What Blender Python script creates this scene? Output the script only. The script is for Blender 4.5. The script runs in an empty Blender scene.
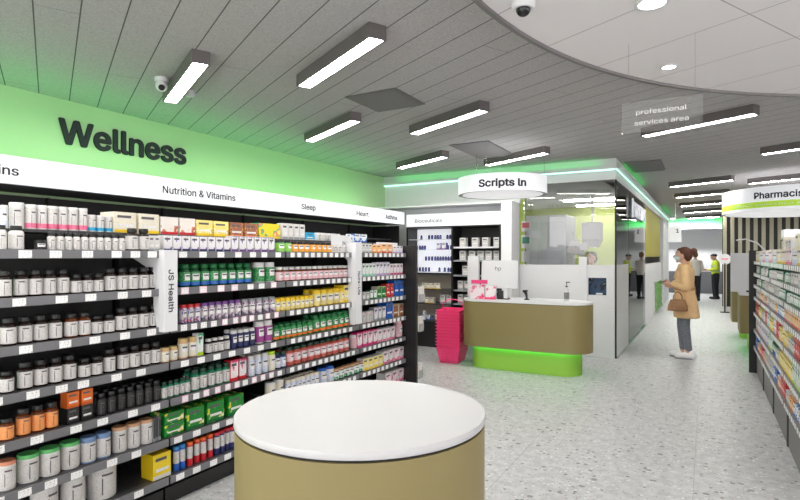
import bpy, bmesh, math, random
from mathutils import Vector, Matrix
PI = math.pi
random.seed(7)
scene = bpy.context.scene
COL = scene.collection

# ------------------------------------------------------------------ camera, world, exposure
cam_data = bpy.data.cameras.new('camera'); cam = bpy.data.objects.new('camera', cam_data); COL.objects.link(cam)
cam.location = (0, 0, 1.57)
cam.rotation_euler = (PI / 2, 0, math.atan2(306, 540))
cam_data.sensor_width = 36; cam_data.lens = 36 * 540 / 800; cam_data.shift_y = 6 / 800
cam_data.clip_start = 0.05; cam_data.clip_end = 200
scene.camera = cam
world = bpy.data.worlds.new('daylight'); scene.world = world; world.use_nodes = True
world.node_tree.nodes['Background'].inputs[0].default_value = (1.0, 0.985, 0.97, 1)   # overcast daylight through the glazed shopfront and the opening added in the right wall
world.node_tree.nodes['Background'].inputs[1].default_value = 2.5
vs = scene.view_settings
vs.view_transform = 'Standard'; vs.look = 'None'; vs.gamma = 1; vs.use_curve_mapping = False
vs.exposure = 0.2
LAMP = 58.0          # linear ceiling lamps
LED = 6.0           # green LED strips
try:
    scene.cycles.max_bounces = 8; scene.cycles.diffuse_bounces = 4; scene.cycles.glossy_bounces = 4
    scene.cycles.transparent_max_bounces = 12; scene.cycles.caustics_reflective = False
    scene.cycles.sample_clamp_indirect = 4; scene.cycles.use_denoising = True
except Exception: pass

# ------------------------------------------------------------------ materials
MATS = {}
def lin(c):
    return tuple(((v / 255) / 12.92 if v / 255 <= 0.04045 else ((v / 255 + 0.055) / 1.055) ** 2.4) for v in c)
def mat(name, rgb, rough=0.5, metal=0.0, spec=0.5, emit=0.0, ergb=None, noise=0.0, nscale=20):
    if name in MATS: return MATS[name]
    m = bpy.data.materials.new(name); m.use_nodes = True; nt = m.node_tree
    b = nt.nodes['Principled BSDF']; c = lin(rgb)
    b.inputs['Base Color'].default_value = (*c, 1); b.inputs['Roughness'].default_value = rough
    b.inputs['Metallic'].default_value = metal; b.inputs['Specular IOR Level'].default_value = spec
    if emit:
        b.inputs['Emission Color'].default_value = (*lin(ergb or rgb), 1); b.inputs['Emission Strength'].default_value = emit
    if noise:
        tc = nt.nodes.new('ShaderNodeTexCoord'); n = nt.nodes.new('ShaderNodeTexNoise'); n.inputs['Scale'].default_value = nscale
        n.inputs['Detail'].default_value = 4
        r = nt.nodes.new('ShaderNodeValToRGB')
        r.color_ramp.elements[0].position = 0.3; r.color_ramp.elements[1].position = 0.7
        r.color_ramp.elements[0].color = (*[v * (1 - noise) for v in c], 1); r.color_ramp.elements[1].color = (*[min(1, v * (1 + noise)) for v in c], 1)
        nt.links.new(tc.outputs['Object'], n.inputs['Vector']); nt.links.new(n.outputs['Fac'], r.inputs[0]); nt.links.new(r.outputs[0], b.inputs['Base Color'])
    MATS[name] = m
    return m
def label_mat(name, paper, ink, lines=260, dens=0.5, rough=0.5):
    """printed paper: rows of small ink marks"""
    if name in MATS: return MATS[name]
    m = mat(name, paper, rough); nt = m.node_tree; b = nt.nodes['Principled BSDF']
    tc = nt.nodes.new('ShaderNodeTexCoord'); sp = nt.nodes.new('ShaderNodeSeparateXYZ'); nt.links.new(tc.outputs['Object'], sp.inputs[0])
    def mth(op, a, bb=None, v=None):
        n = nt.nodes.new('ShaderNodeMath'); n.operation = op
        nt.links.new(a, n.inputs[0])
        if bb is not None: nt.links.new(bb, n.inputs[1])
        if v is not None: n.inputs[1].default_value = v
        return n.outputs[0]
    row = mth('FRACT', mth('MULTIPLY', sp.outputs['Z'], v=lines / 2.0))
    on = mth('GREATER_THAN', row, v=0.5)
    mp = nt.nodes.new('ShaderNodeMapping'); mp.inputs['Scale'].default_value = (240, 240, 70)
    nz = nt.nodes.new('ShaderNodeTexNoise'); nz.inputs['Scale'].default_value = 1.0
    nt.links.new(tc.outputs['Object'], mp.inputs[0]); nt.links.new(mp.outputs[0], nz.inputs['Vector'])
    word = mth('GREATER_THAN', nz.outputs['Fac'], v=1.06 - dens)
    k = mth('MULTIPLY', mth('MULTIPLY', on, word), v=0.42)
    mx = nt.nodes.new('ShaderNodeMix'); mx.data_type = 'RGBA'
    mx.inputs[6].default_value = (*lin(paper), 1); mx.inputs[7].default_value = (*lin(ink), 1)
    nt.links.new(k, mx.inputs[0]); nt.links.new(mx.outputs[2], b.inputs['Base Color'])
    return m
def blotch_mat(name, cols, scale=25, rough=0.4):
    """printed artwork of a carton: flat patches of several colours"""
    if name in MATS: return MATS[name]
    m = mat(name, cols[0], rough); nt = m.node_tree; b = nt.nodes['Principled BSDF']
    tc = nt.nodes.new('ShaderNodeTexCoord'); n = nt.nodes.new('ShaderNodeTexNoise'); n.inputs['Scale'].default_value = scale; n.inputs['Detail'].default_value = 1
    r = nt.nodes.new('ShaderNodeValToRGB'); r.color_ramp.interpolation = 'CONSTANT'
    ps = [0.0, 0.52, 0.6, 0.67][:len(cols)]
    r.color_ramp.elements[0].color = (*lin(cols[0]), 1); r.color_ramp.elements[0].position = 0
    r.color_ramp.elements[1].position = ps[1]; r.color_ramp.elements[1].color = (*lin(cols[1]), 1)
    for p, c in zip(ps[2:], cols[2:]):
        e = r.color_ramp.elements.new(p); e.color = (*lin(c), 1)
    nt.links.new(tc.outputs['Object'], n.inputs['Vector']); nt.links.new(n.outputs['Fac'], r.inputs[0]); nt.links.new(r.outputs[0], b.inputs['Base Color'])
    return m
def glass_mat(name, tint=(1, 1, 1), ior=1.5, fac=1.0, haze=0.0):
    if name in MATS: return MATS[name]
    m = bpy.data.materials.new(name); m.use_nodes = True; nt = m.node_tree; nt.nodes.clear()
    out = nt.nodes.new('ShaderNodeOutputMaterial'); mx = nt.nodes.new('ShaderNodeMixShader'); tr = nt.nodes.new('ShaderNodeBsdfTransparent')
    gl = nt.nodes.new('ShaderNodeBsdfGlossy'); gl.inputs['Roughness'].default_value = 0.0
    fr = nt.nodes.new('ShaderNodeFresnel'); fr.inputs['IOR'].default_value = ior
    tr.inputs[0].default_value = (*tint, 1)
    nt.links.new(fr.outputs[0], mx.inputs[0]); nt.links.new(tr.outputs[0], mx.inputs[1]); nt.links.new(gl.outputs[0], mx.inputs[2])
    last = mx.outputs[0]
    if haze:
        m2 = nt.nodes.new('ShaderNodeMixShader'); df = nt.nodes.new('ShaderNodeBsdfDiffuse'); df.inputs[0].default_value = (.9, .9, .9, 1)
        m2.inputs[0].default_value = haze
        nt.links.new(last, m2.inputs[1]); nt.links.new(df.outputs[0], m2.inputs[2]); last = m2.outputs[0]
    nt.links.new(last, out.inputs[0])
    MATS[name] = m
    return m

def ceiling_mat():
    m = mat('grey felt acoustic boards', (150, 149, 149), 0.95, spec=0.1); nt = m.node_tree; b = nt.nodes['Principled BSDF']
    tc = nt.nodes.new('ShaderNodeTexCoord'); N = nt.nodes.new
    mp = N('ShaderNodeMapping'); mp.inputs['Rotation'].default_value = (0, 0, math.radians(27.5))
    nt.links.new(tc.outputs['Object'], mp.inputs[0])
    sp = N('ShaderNodeSeparateXYZ'); nt.links.new(mp.outputs[0], sp.inputs[0])
    def mth(op, a, v=None, bb=None):
        n = N('ShaderNodeMath'); n.operation = op; nt.links.new(a, n.inputs[0])
        if v is not None: n.inputs[1].default_value = v
        if bb is not None: nt.links.new(bb, n.inputs[1])
        return n.outputs[0]
    y0 = -5.182 * math.sin(math.radians(27.5)) + 2.598 * math.cos(math.radians(27.5))
    yy = mth('ADD', sp.outputs['Y'], -y0 + 24.0)
    row = mth('DIVIDE', yy, 0.24)
    fr = mth('FRACT', row)
    seam = mth('LESS_THAN', fr, 0.035)
    # staggered butt joints
    fl = mth('FLOOR', row); off = mth('FRACT', mth('MULTIPLY', fl, 0.618))
    fx = mth('FRACT', mth('ADD', mth('DIVIDE', sp.outputs['X'], 4.8), bb=off))
    but = mth('LESS_THAN', fx, 0.0008)
    s = mth('MAXIMUM', seam, bb=but)
    n1 = N('ShaderNodeTexNoise'); n1.inputs['Scale'].default_value = 90; n1.inputs['Detail'].default_value = 6; n1.inputs['Roughness'].default_value = 0.8
    nt.links.new(tc.outputs['Object'], n1.inputs['Vector'])
    r = N('ShaderNodeValToRGB'); r.color_ramp.elements[0].position = 0.3; r.color_ramp.elements[1].position = 0.7
    r.color_ramp.elements[0].color = (*lin((158, 155, 155)), 1); r.color_ramp.elements[1].color = (*lin((206, 203, 203)), 1)
    nt.links.new(n1.outputs['Fac'], r.inputs[0])
    mx = N('ShaderNodeMix'); mx.data_type = 'RGBA'; mx.inputs[7].default_value = (*lin((100, 98, 98)), 1)
    nt.links.new(s, mx.inputs[0]); nt.links.new(r.outputs[0], mx.inputs[6]); nt.links.new(mx.outputs[2], b.inputs['Base Color'])
    return m
def floor_mat():
    m = mat('pale grey terrazzo tiles', (205, 206, 207), 0.42); nt = m.node_tree; b = nt.nodes['Principled BSDF']; N = nt.nodes.new
    tc = N('ShaderNodeTexCoord')
    def chips(scale, thr, col, prev):
        v = N('ShaderNodeTexVoronoi'); v.inputs['Scale'].default_value = scale; nt.links.new(tc.outputs['Object'], v.inputs['Vector'])
        w = N('ShaderNodeSeparateColor'); nt.links.new(v.outputs['Color'], w.inputs[0])
        a = N('ShaderNodeMath'); a.operation = 'LESS_THAN'; a.inputs[1].default_value = thr; nt.links.new(w.outputs[0], a.inputs[0])
        d = N('ShaderNodeMath'); d.operation = 'LESS_THAN'; d.inputs[1].default_value = 0.42; nt.links.new(v.outputs['Distance'], d.inputs[0])
        k = N('ShaderNodeMath'); k.operation = 'MULTIPLY'; nt.links.new(a.outputs[0], k.inputs[0]); nt.links.new(d.outputs[0], k.inputs[1])
        mx = N('ShaderNodeMix'); mx.data_type = 'RGBA'; mx.inputs[7].default_value = (*lin(col), 1)
        nt.links.new(k.outputs[0], mx.inputs[0]); nt.links.new(prev, mx.inputs[6]); return mx.outputs[2]
    n = N('ShaderNodeTexNoise'); n.inputs['Scale'].default_value = 14; n.inputs['Detail'].default_value = 8; nt.links.new(tc.outputs['Object'], n.inputs['Vector'])
    r = N('ShaderNodeValToRGB'); r.color_ramp.elements[0].position = 0.35; r.color_ramp.elements[1].position = 0.65
    r.color_ramp.elements[0].color = (*lin((178, 178, 180)), 1); r.color_ramp.elements[1].color = (*lin((200, 200, 201)), 1)
    nt.links.new(n.outputs['Fac'], r.inputs[0]); c = r.outputs[0]
    c = chips(60, 0.22, (158, 158, 160), c); c = chips(38, 0.10, (216, 216, 216), c); c = chips(33, 0.05, (120, 119, 120), c); c = chips(19, 0.035, (134, 133, 134), c)
    br = N('ShaderNodeTexBrick'); br.offset = 0.0; br.inputs['Scale'].default_value = 1.0
    br.inputs['Brick Width'].default_value = 1.2; br.inputs['Row Height'].default_value = 1.2; br.inputs['Mortar Size'].default_value = 0.0025
    br.inputs['Color1'].default_value = (1, 1, 1, 1); br.inputs['Color2'].default_value = (0.965, 0.965, 0.965, 1); br.inputs['Mortar'].default_value = (0.66, 0.66, 0.66, 1)
    mp = N('ShaderNodeMapping'); mp.inputs['Location'].default_value = (0.074, 0.3, 0); nt.links.new(tc.outputs['Object'], mp.inputs[0]); nt.links.new(mp.outputs[0], br.inputs['Vector'])
    mu = N('ShaderNodeMix'); mu.data_type = 'RGBA'; mu.blend_type = 'MULTIPLY'; mu.inputs[0].default_value = 1
    nt.links.new(c, mu.inputs[6]); nt.links.new(br.outputs['Color'], mu.inputs[7]); nt.links.new(mu.outputs[2], b.inputs['Base Color'])
    return m

white = mat('white laminate', (226, 226, 229), 0.4)
wallwhite = mat('white paint', (232, 232, 234), 0.7)
black = mat('black powder coat', (24, 23, 24), 0.45)
darkgrey = mat('dark grey steel', (62, 62, 65), 0.45)
railgrey = mat('grey price rail', (112, 112, 116), 0.35)
olive = mat('olive laminate', (139, 126, 82), 0.45)
lime = mat('lime laminate', (150, 200, 72), 0.5)
blk = mat('black lettering', (36, 38, 46), 0.7)
lampemit = mat('lamp diffuser', (255, 255, 255), 0.4, emit=LAMP, ergb=(255, 252, 246))
ledgreen = mat('green led strip', (40, 255, 120), 0.4, emit=LED, ergb=(50, 255, 110))
mat('green led bright', (40, 255, 120), .4, emit=2.6, ergb=(10, 235, 95))
ledmint = mat('pale mint led strip', (200, 255, 235), 0.4, emit=1.0, ergb=(200, 255, 232))
backlit = mat('backlit white acrylic', (205, 205, 207), 0.4, emit=0.42, ergb=(245, 247, 252))
pane = glass_mat('clear pane', ior=1.72)
acry = glass_mat('clear acrylic', ior=1.45, haze=0.05)
chrome = mat('brushed steel', (190, 192, 196), 0.25, metal=1.0)

# ------------------------------------------------------------------ mesh helpers
class MB:
    def __init__(s): s.v = []; s.f = []; s.m = []; s.sm = []
    def quadgrid(s, rings, closed=True, mi=0, smooth=True):
        b = len(s.v); n = len(rings[0])
        for r in rings: s.v += [tuple(p) for p in r]
        for i in range(len(rings) - 1):
            k = mi[i] if isinstance(mi, (list, tuple)) else mi
            for j in range(n if closed else n - 1):
                s.f.append((b + i * n + j, b + i * n + (j + 1) % n, b + (i + 1) * n + (j + 1) % n, b + (i + 1) * n + j)); s.m.append(k); s.sm.append(smooth)
        return b
    def ngon(s, pts, mi=0):
        b = len(s.v); s.v += [tuple(p) for p in pts]; s.f.append(tuple(range(b, b + len(pts)))); s.m.append(mi); s.sm.append(False)
    def box(s, x0, x1, y0, y1, z0, z1, mi=0, front=None):
        """front = material of the +x face"""
        if x0 > x1: x0, x1 = x1, x0
        if y0 > y1: y0, y1 = y1, y0
        b = len(s.v)
        s.v += [(x0, y0, z0), (x1, y0, z0), (x1, y1, z0), (x0, y1, z0), (x0, y0, z1), (x1, y0, z1), (x1, y1, z1), (x0, y1, z1)]
        for k, q in enumerate(((0, 3, 2, 1), (4, 5, 6, 7), (0, 1, 5, 4), (1, 2, 6, 5), (2, 3, 7, 6), (3, 0, 4, 7))):
            s.f.append(tuple(b + i for i in q)); s.m.append(front if (k == 3 and front is not None) else mi); s.sm.append(False)
    def lathe(s, prof, n=20, cx=0, cy=0, cz=0, mi=0, cap0=True, cap1=True, sx=1, sy=1):
        rings = [[(cx + r * sx * math.cos(2 * PI * j / n), cy + r * sy * math.sin(2 * PI * j / n), cz + z) for j in range(n)] for r, z in prof]
        s.quadgrid(rings, True, mi)
        m0 = mi[0] if isinstance(mi, (list, tuple)) else mi; m1 = mi[-1] if isinstance(mi, (list, tuple)) else mi
        if cap0: s.ngon(rings[0][::-1], m0)
        if cap1: s.ngon(rings[-1], m1)
    def prism(s, outline, z0, z1, mi=0, smooth=False):
        n = len(outline)
        s.quadgrid([[(x, y, z0) for x, y in outline], [(x, y, z1) for x, y in outline]], True, mi, smooth)
        s.ngon([(x, y, z0) for x, y in outline][::-1], mi); s.ngon([(x, y, z1) for x, y in outline], mi)
    def tube(s, pts, r, n=8, mi=0):
        pts = [Vector(p) for p in pts]; rings = []
        for i, p in enumerate(pts):
            d = (pts[min(i + 1, len(pts) - 1)] - pts[max(i - 1, 0)]).normalized()
            u = d.cross(Vector((0, 0, 1)));
            if u.length < 1e-3: u = d.cross(Vector((0, 1, 0)))
            u.normalize(); w = d.cross(u)
            rr = r[i] if isinstance(r, (list, tuple)) else r
            rings.append([p + rr * (u * math.cos(2 * PI * j / n) + w * math.sin(2 * PI * j / n)) for j in range(n)])
        s.quadgrid(rings, True, mi); s.ngon(rings[0][::-1], mi); s.ngon(rings[-1], mi)
    def ball(s, c, r, n=12, m=8, mi=0):
        rx, ry, rz = (r, r, r) if not isinstance(r, (tuple, list)) else r
        rings = []
        for i in range(m + 1):
            a = -PI / 2 + PI * i / m; k = max(math.cos(a), 1e-3)
            rings.append([(c[0] + rx * k * math.cos(2 * PI * j / n), c[1] + ry * k * math.sin(2 * PI * j / n), c[2] + rz * math.sin(a)) for j in range(n)])
        s.quadgrid(rings, True, mi); s.ngon(rings[0][::-1], mi); s.ngon(rings[-1], mi)
    def mesh(s, name, mats):
        me = bpy.data.meshes.new(name); me.from_pydata(s.v, [], s.f)
        for m in (mats if isinstance(mats, (list, tuple)) else [mats]): me.materials.append(m)
        me.polygons.foreach_set('material_index', s.m); me.polygons.foreach_set('use_smooth', s.sm)
        me.update()
        bm = bmesh.new(); bm.from_mesh(me); bmesh.ops.recalc_face_normals(bm, faces=bm.faces); bm.to_mesh(me); bm.free()
        return me
    def obj(s, name, mats, parent=None, loc=(0, 0, 0), rz=0, bevel=0):
        return link(name, s.mesh(name, mats), parent, loc, rz, bevel)
def link(name, data, parent=None, loc=(0, 0, 0), rz=0, bevel=0):
    o = bpy.data.objects.new(name, data); COL.objects.link(o); o.location = loc; o.rotation_euler = (0, 0, rz)
    if parent: o.parent = parent
    if bevel:
        b = o.modifiers.new('bevel', 'BEVEL'); b.width = bevel; b.segments = 2; b.limit_method = 'ANGLE'
    return o
def tag(o, label, cat, group=None, kind=None):
    o['label'] = label; o['category'] = cat
    if group: o['group'] = group
    if kind: o['kind'] = kind
    return o
def thing(name, label, cat, loc=(0, 0, 0), rz=0, group=None):
    o = bpy.data.objects.new(name, None); COL.objects.link(o); o.location = loc; o.rotation_euler = (0, 0, rz); o.empty_display_size = 0.1
    return tag(o, label, cat, group)
def struct(o): o['kind'] = 'structure'; return o
def sbox(name, b, m, parent=None, bevel=0):
    q = MB(); q.box(*b); o = q.obj(name, m, parent, bevel=bevel)
    return o if parent else struct(o)
def copy_thing(src, loc, rz=None):
    r = src.copy(); COL.objects.link(r); r.location = loc
    if rz is not None: r.rotation_euler = (0, 0, rz)
    for ch in src.children:
        c = ch.copy(); COL.objects.link(c); c.parent = r
        for g in ch.children:
            d = g.copy(); COL.objects.link(d); d.parent = c
    return r
try:
    import os
    FONT = bpy.data.fonts.load(os.path.join(bpy.utils.system_resource('DATAFILES'), 'fonts', 'Inter.woff2'))   # ships with Blender
except Exception:
    FONT = None
def text_mesh(body, size, depth=0.004, bold=0.0, width=None, bend=None, spacing=1.0):
    """text as a mesh, in the XZ plane reading along +x, centred on x, baseline z=0, front facing -y"""
    cu = bpy.data.curves.new('t', 'FONT'); cu.body = body.replace('I', 'l') if FONT else body; cu.font = FONT or cu.font; cu.size = size; cu.extrude = depth;   cu.align_x = 'CENTER'; cu.space_character = spacing
    o = bpy.data.objects.new('t', cu); COL.objects.link(o)
    dg = bpy.context.evaluated_depsgraph_get(); me = bpy.data.meshes.new_from_object(o.evaluated_get(dg))
    bpy.data.objects.remove(o); bpy.data.curves.remove(cu)
    xs = [v.co.x for v in me.vertices]; w = max(xs) - min(xs); mid = (max(xs) + min(xs)) / 2
    k = (width / w) if width else 1
    if bend:
        bm = bmesh.new(); bm.from_mesh(me)
        for _ in range(2): bmesh.ops.subdivide_edges(bm, edges=[e for e in bm.edges if abs(e.verts[0].co.x - e.verts[1].co.x) > 0.04], cuts=1)
        bmesh.ops.triangulate(bm, faces=bm.faces); bm.to_mesh(me); bm.free()
    if bold > 0:
        bm = bmesh.new()
        for ci, (dx, dy) in enumerate(((-bold, 0), (bold, 0), (0, bold), (0, -bold), (0, 0), (-bold * .7, bold * .7), (bold * .7, -bold * .7), (bold * .7, bold * .7), (-bold * .7, -bold * .7))):
            n0 = len(bm.verts); bm.from_mesh(me); bm.verts.ensure_lookup_table()
            for v in bm.verts[n0:]: v.co.x += dx; v.co.y += dy; v.co.z += ci * .00012
        bm.to_mesh(me); bm.free()
    for v in me.vertices:
        x, y, z = v.co; x = (x - mid) * k
        if bend:
            a = x / bend; rr = bend + z; v.co = (rr * math.sin(a), -rr * math.cos(a), y)
        else: v.co = (x, -z, y)
    me.update(); return me
def put_text(name, body, size, loc, rz, m, parent=None, **kw):
    me = text_mesh(body, size, **kw); me.name = name; me.materials.clear(); me.materials.append(m)
    return link(name, me, parent, loc, rz)

# ------------------------------------------------------------------ the setting
H = 3.05
X0, X1, Y0, Y1 = -5.28, 7.5, -3.0, 26.0
sbox('floor', (X0 - .1, X1 + .1, Y0, Y1 + .1, -0.1, 0), floor_mat())
sbox('ceiling', (X0 - .1, X1 + .1, Y0, Y1 + .1, H, H + 0.1), ceiling_mat())
greenwall = mat('pale green paint', (188, 216, 172), 0.75)
sbox('wall_left', (X0 - 0.1, X0, Y0, 8.75, 0, H), greenwall)
sbox('wall_right', (X1, X1 + .1, 7, Y1, 0, H), wallwhite)  # stops short; opening added so more daylight reaches the ceilings
sbox('wall_far', (X0 - 0.1, X1 + .1, Y1, Y1 + 0.1, 0, H), wallwhite)
sbox('wall_far_left', (X0 - 0.1, X0, 8.75, Y1, 0, H), wallwhite)
# glazed shopfront behind
for i, x in enumerate([X0 + 0.02, -2.0, 1.2, 4.4, X1 - .1]):
    sbox('trim_%d' % (i + 1), (x, x + 0.08, Y0 - 0.04, Y0 + 0.04, 0, H), black)
# back wall beside and above the skincare alcove
q = MB()
q.box(X0, -2.74, 8.75, 8.85, 0, 2.45)
q.box(-2.86, -2.685, 8.33, 8.75, 0, 2.45)
struct(q.obj('wall_back', wallwhite, bevel=0.004))
q = MB(); q.box(X0, -2.86, 8.3, 8.75, 2.42, 2.45); q.box(X0, -2.685, 8.75, 8.85, 2.45, 2.89)
struct(q.obj('wall_back_bulkhead', wallwhite))
# office bulkhead
q = MB()
q.box(X0, -1.18, 8.7, 8.95, 2.89, H); q.box(-2.72, -1.2, 8.78, 8.95, 2.74, 2.865)
q.box(-1.4, -1.18, 8.95, 21.9, 2.89, H); q.box(-1.4, -1.2, 8.95, 21.9, 2.74, 2.865)
q.box(X0, -1.24, 8.8, 13.5, 2.865, 2.89)
struct(q.obj('wall_office_bulkhead', wallwhite))
q = MB(); q.box(X0 + 0.01, -1.19, 8.692, 8.70, 2.867, 2.892); tag(q.obj('led_strip', ledmint), 'pale mint LED line across the front of the white office bulkhead', 'light strip')
q = MB(); q.box(-1.18, -1.172, 8.7, 21.8, 2.867, 2.892); tag(q.obj('led_strip', ledmint), 'pale mint LED line along the aisle side of the office bulkhead', 'light strip')

sbox('trim_13', (X0 + .01, -1.2, 8.615, 8.7, 2.895, 2.90), wallwhite); sbox('trim_14', (X0 + .01, -1.2, 8.605, 8.615, 2.895, 2.935), wallwhite)
q = MB(); q.box(X0 + .3, -1.4, 8.62, 8.65, 2.925, 2.93); tag(q.obj('led_strip', MATS['green led bright']), 'green LED strip on the ledge across the front of the office bulkhead', 'light strip')

# office shell
sbox('wall_office_back', (X0, -1.3, 13.45, 13.55, 0, 2.86), mat('olive green paint', (150, 160, 86), 0.7))
sbox('ceiling_office', (X0, -1.26, 8.95, 13.45, 2.74, 2.76), wallwhite)
sbox('wall_office_left', (X0 , X0 + .05, 8.95, 13.45, 0, 2.74), wallwhite)
sbox('wall_office_jamb', (-2.76, -2.63, 8.87, 8.95, 0, 2.74), mat('leaf green paint', (172, 196, 104), 0.7))
q = MB(); q.box(-2.74, -1.745, 8.8, 8.86, 0, 1.43); q.box(-1.745, -1.62, 8.79, 8.87, 0, 1.56); q.box(-1.62, -1.215, 8.8, 8.86, 1.23, 1.43)
q.box(-1.62, -1.215, 8.8, 8.86, 0, .96); q.box(-1.62, -1.605, 8.8, 8.86, .96, 1.23); q.box(-1.335, -1.215, 8.8, 8.86, .96, 1.23)
struct(q.obj('wall_office_front', white, bevel=0.003))
sbox('window_1', (-2.63, -1.215, 8.825, 8.835, 1.43, 2.74), pane)
sp_ = glass_mat('side pane', ior=1.17)
sbox('window_2', (-1.205, -1.195, 8.84, 10.3, 1.43, 2.74), sp_)
sbox('window_3', (-1.205, -1.195, 10.32, 13.35, 0.02, 2.74), sp_)
sbox('trim_6', (-1.215, -1.19, 8.815, 8.84, 0, 2.74), black)
sbox('trim_7', (-1.21, -1.19, 10.3, 10.32, 0, 2.74), railgrey)
sbox('trim_8', (-1.25, -1.17, 8.84, 13.35, 0, 0.02), chrome)
q = MB(); q.box(-1.215, -1.193, 8.845, 10.3, 0.02, 1.43); struct(q.obj('wall_office_side_panel', white))
# side run beyond the glass
sbox('wall_side_low', (-1.3, -1.19, 13.36, 18.3, 0, 1.38), white)
sbox('wall_side_upper', (-1.6, -1.25, 14.0, 18.6, 1.55, 2.74), mat('olive wall panel', (160, 152, 60), 0.6))
sbox('wall_side_far', (-1.3, -1.19, 19.3, 21.9, 0, 2.74), wallwhite)
sbox('wall_side_back', (-2.6, -2.5, 13.55, 21.9, 0, 2.86), wallwhite)
sbox('wall_side_end', (-2.6, -1.18, 21.9, 22.0, 0, H), wallwhite)
# end of the store
q = MB(); q.box(X0, 1.0, 25.9, 26, 0, .92); struct(q.obj('wall_far_wainscot', mat('slate grey laminate', (92, 92, 96), .5)))
q = MB(); q.box(X0, 1.0, 25.0, 26, 2.66, H); struct(q.obj('wall_far_bulkhead', wallwhite))
q = MB(); q.box(-2.4, .4, 24.6, 25, 2.66, 2.68); q.box(-2.4, .4, 24.6, 24.61, 2.68, 2.73); struct(q.obj('trim_12', wallwhite))
q = MB(); q.box(-1.1, 0.4, 24.65, 24.75, 2.70, 2.71); tag(q.obj('led_strip', mat('green led far', (40, 255, 120), .4, emit=30, ergb=(20, 255, 95))), 'green LED strip glowing below the ceiling at the far end', 'light strip')
q = MB(); q.box(-1.18, -1.10, 8.75, 21.9, 2.90, 2.91); q.box(-1.11, -1.10, 8.75, 21.9, 2.91, 2.94); struct(q.obj('trim_11', wallwhite))
q = MB(); q.box(-1.15, -1.12, 9.3, 12.3, 2.925, 2.93); tag(q.obj('led_strip', mat('green led bright', (40, 255, 120), .4, emit=2.5, ergb=(20, 255, 95))), 'green LED strip on the ledge above the near side glass', 'light strip')
q = MB(); q.box(-1.15, -1.12, 17.5, 21.6, 2.925, 2.93); tag(q.obj('led_strip', MATS['green led bright']), 'green LED strip on the ledge at the far end of the office', 'light strip')
# slatted timber wall
slat = mat('cream slat', (196, 190, 170), .6)
sw = MB(); sw.box(.44, 6.5, 19.6, 19.66, 0, H); struct(sw.obj('wall_slat_backing', black))
sl = MB()
x = .46
while x < 6.4:
    sl.box(x, x + .1, 19.54, 19.6, 0, H); x += .2
struct(sl.obj('wall_slats', slat))

# dropped round ceiling, upper right
CX, CY, R = 2.743, 2.478, 3.806
n = 128
def arc(r): return [(CX + r * math.cos(2 * PI * j / n), CY + r * math.sin(2 * PI * j / n)) for j in range(n)]
q = MB(); q.prism(arc(R), 2.95, H - 0.001, 0, True)
pm = mat('white ceiling tiles', (246, 242, 242), .8)
nt = pm.node_tree; br = nt.nodes.new('ShaderNodeTexBrick'); tc = nt.nodes.new('ShaderNodeTexCoord'); br.offset = 0
br.inputs['Scale'].default_value = 1; br.inputs['Brick Width'].default_value = 1.2; br.inputs['Row Height'].default_value = .6; br.inputs['Mortar Size'].default_value = .004
c_ = (*lin((246, 242, 242)), 1); br.inputs['Color1'].default_value = c_; br.inputs['Color2'].default_value = c_; br.inputs['Mortar'].default_value = (*lin((186, 182, 182)), 1)
mp = nt.nodes.new('ShaderNodeMapping'); mp.inputs['Rotation'].default_value = (0, 0, math.radians(27.5)); mp.inputs['Location'].default_value = (.3, .25, 0)
nt.links.new(tc.outputs['Object'], mp.inputs[0]); nt.links.new(mp.outputs[0], br.inputs['Vector'])
nt.links.new(br.outputs['Color'], nt.nodes['Principled BSDF'].inputs['Base Color'])
struct(q.obj('ceiling_round_drop', pm))
q = MB(); a, b = arc(R), arc(R + .028)
q.quadgrid([[(x, y, 2.93) for x, y in a], [(x, y, 2.93) for x, y in b], [(x, y, H) for x, y in b]], True, 0)
q.quadgrid([[(x, y, 2.93) for x, y in a], [(x, y, 2.951) for x, y in a]], True, 0)
struct(q.obj('ceiling_round_edge', mat('dark edge trim', (128, 124, 124), .6)))

# ------------------------------------------------------------------ ceiling lamps
lamp_n = 0
def lamp(x, y, label, L=1.17, first=[None]):
    if first[0] is None:
        t = thing('linear_ceiling_lamp', label, 'ceiling light', (x, y, H), math.radians(-27.5), 'linear lamps on the grey ceiling')
        q = MB(); w = .052
        q.box(-L / 2 - .012, L / 2 + .012, -w - .012, -w, -.095, 0); q.box(-L / 2 - .012, L / 2 + .012, w, w + .012, -.095, 0)
        q.box(-L / 2 - .012, -L / 2, -w, w, -.095, 0); q.box(L / 2, L / 2 + .012, -w, w, -.095, 0); q.box(-L / 2, L / 2, -w, w, -.02, 0)
        q.obj('housing', mat('charcoal lamp housing', (104, 98, 98), .5), t)
        q = MB(); q.box(-L / 2, L / 2, -w, w, -.09, -.06); q.obj('diffuser', lampemit, t)
        first[0] = t; return t
    t = copy_thing(first[0], (x, y, H)); t['label'] = label; return t
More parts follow.
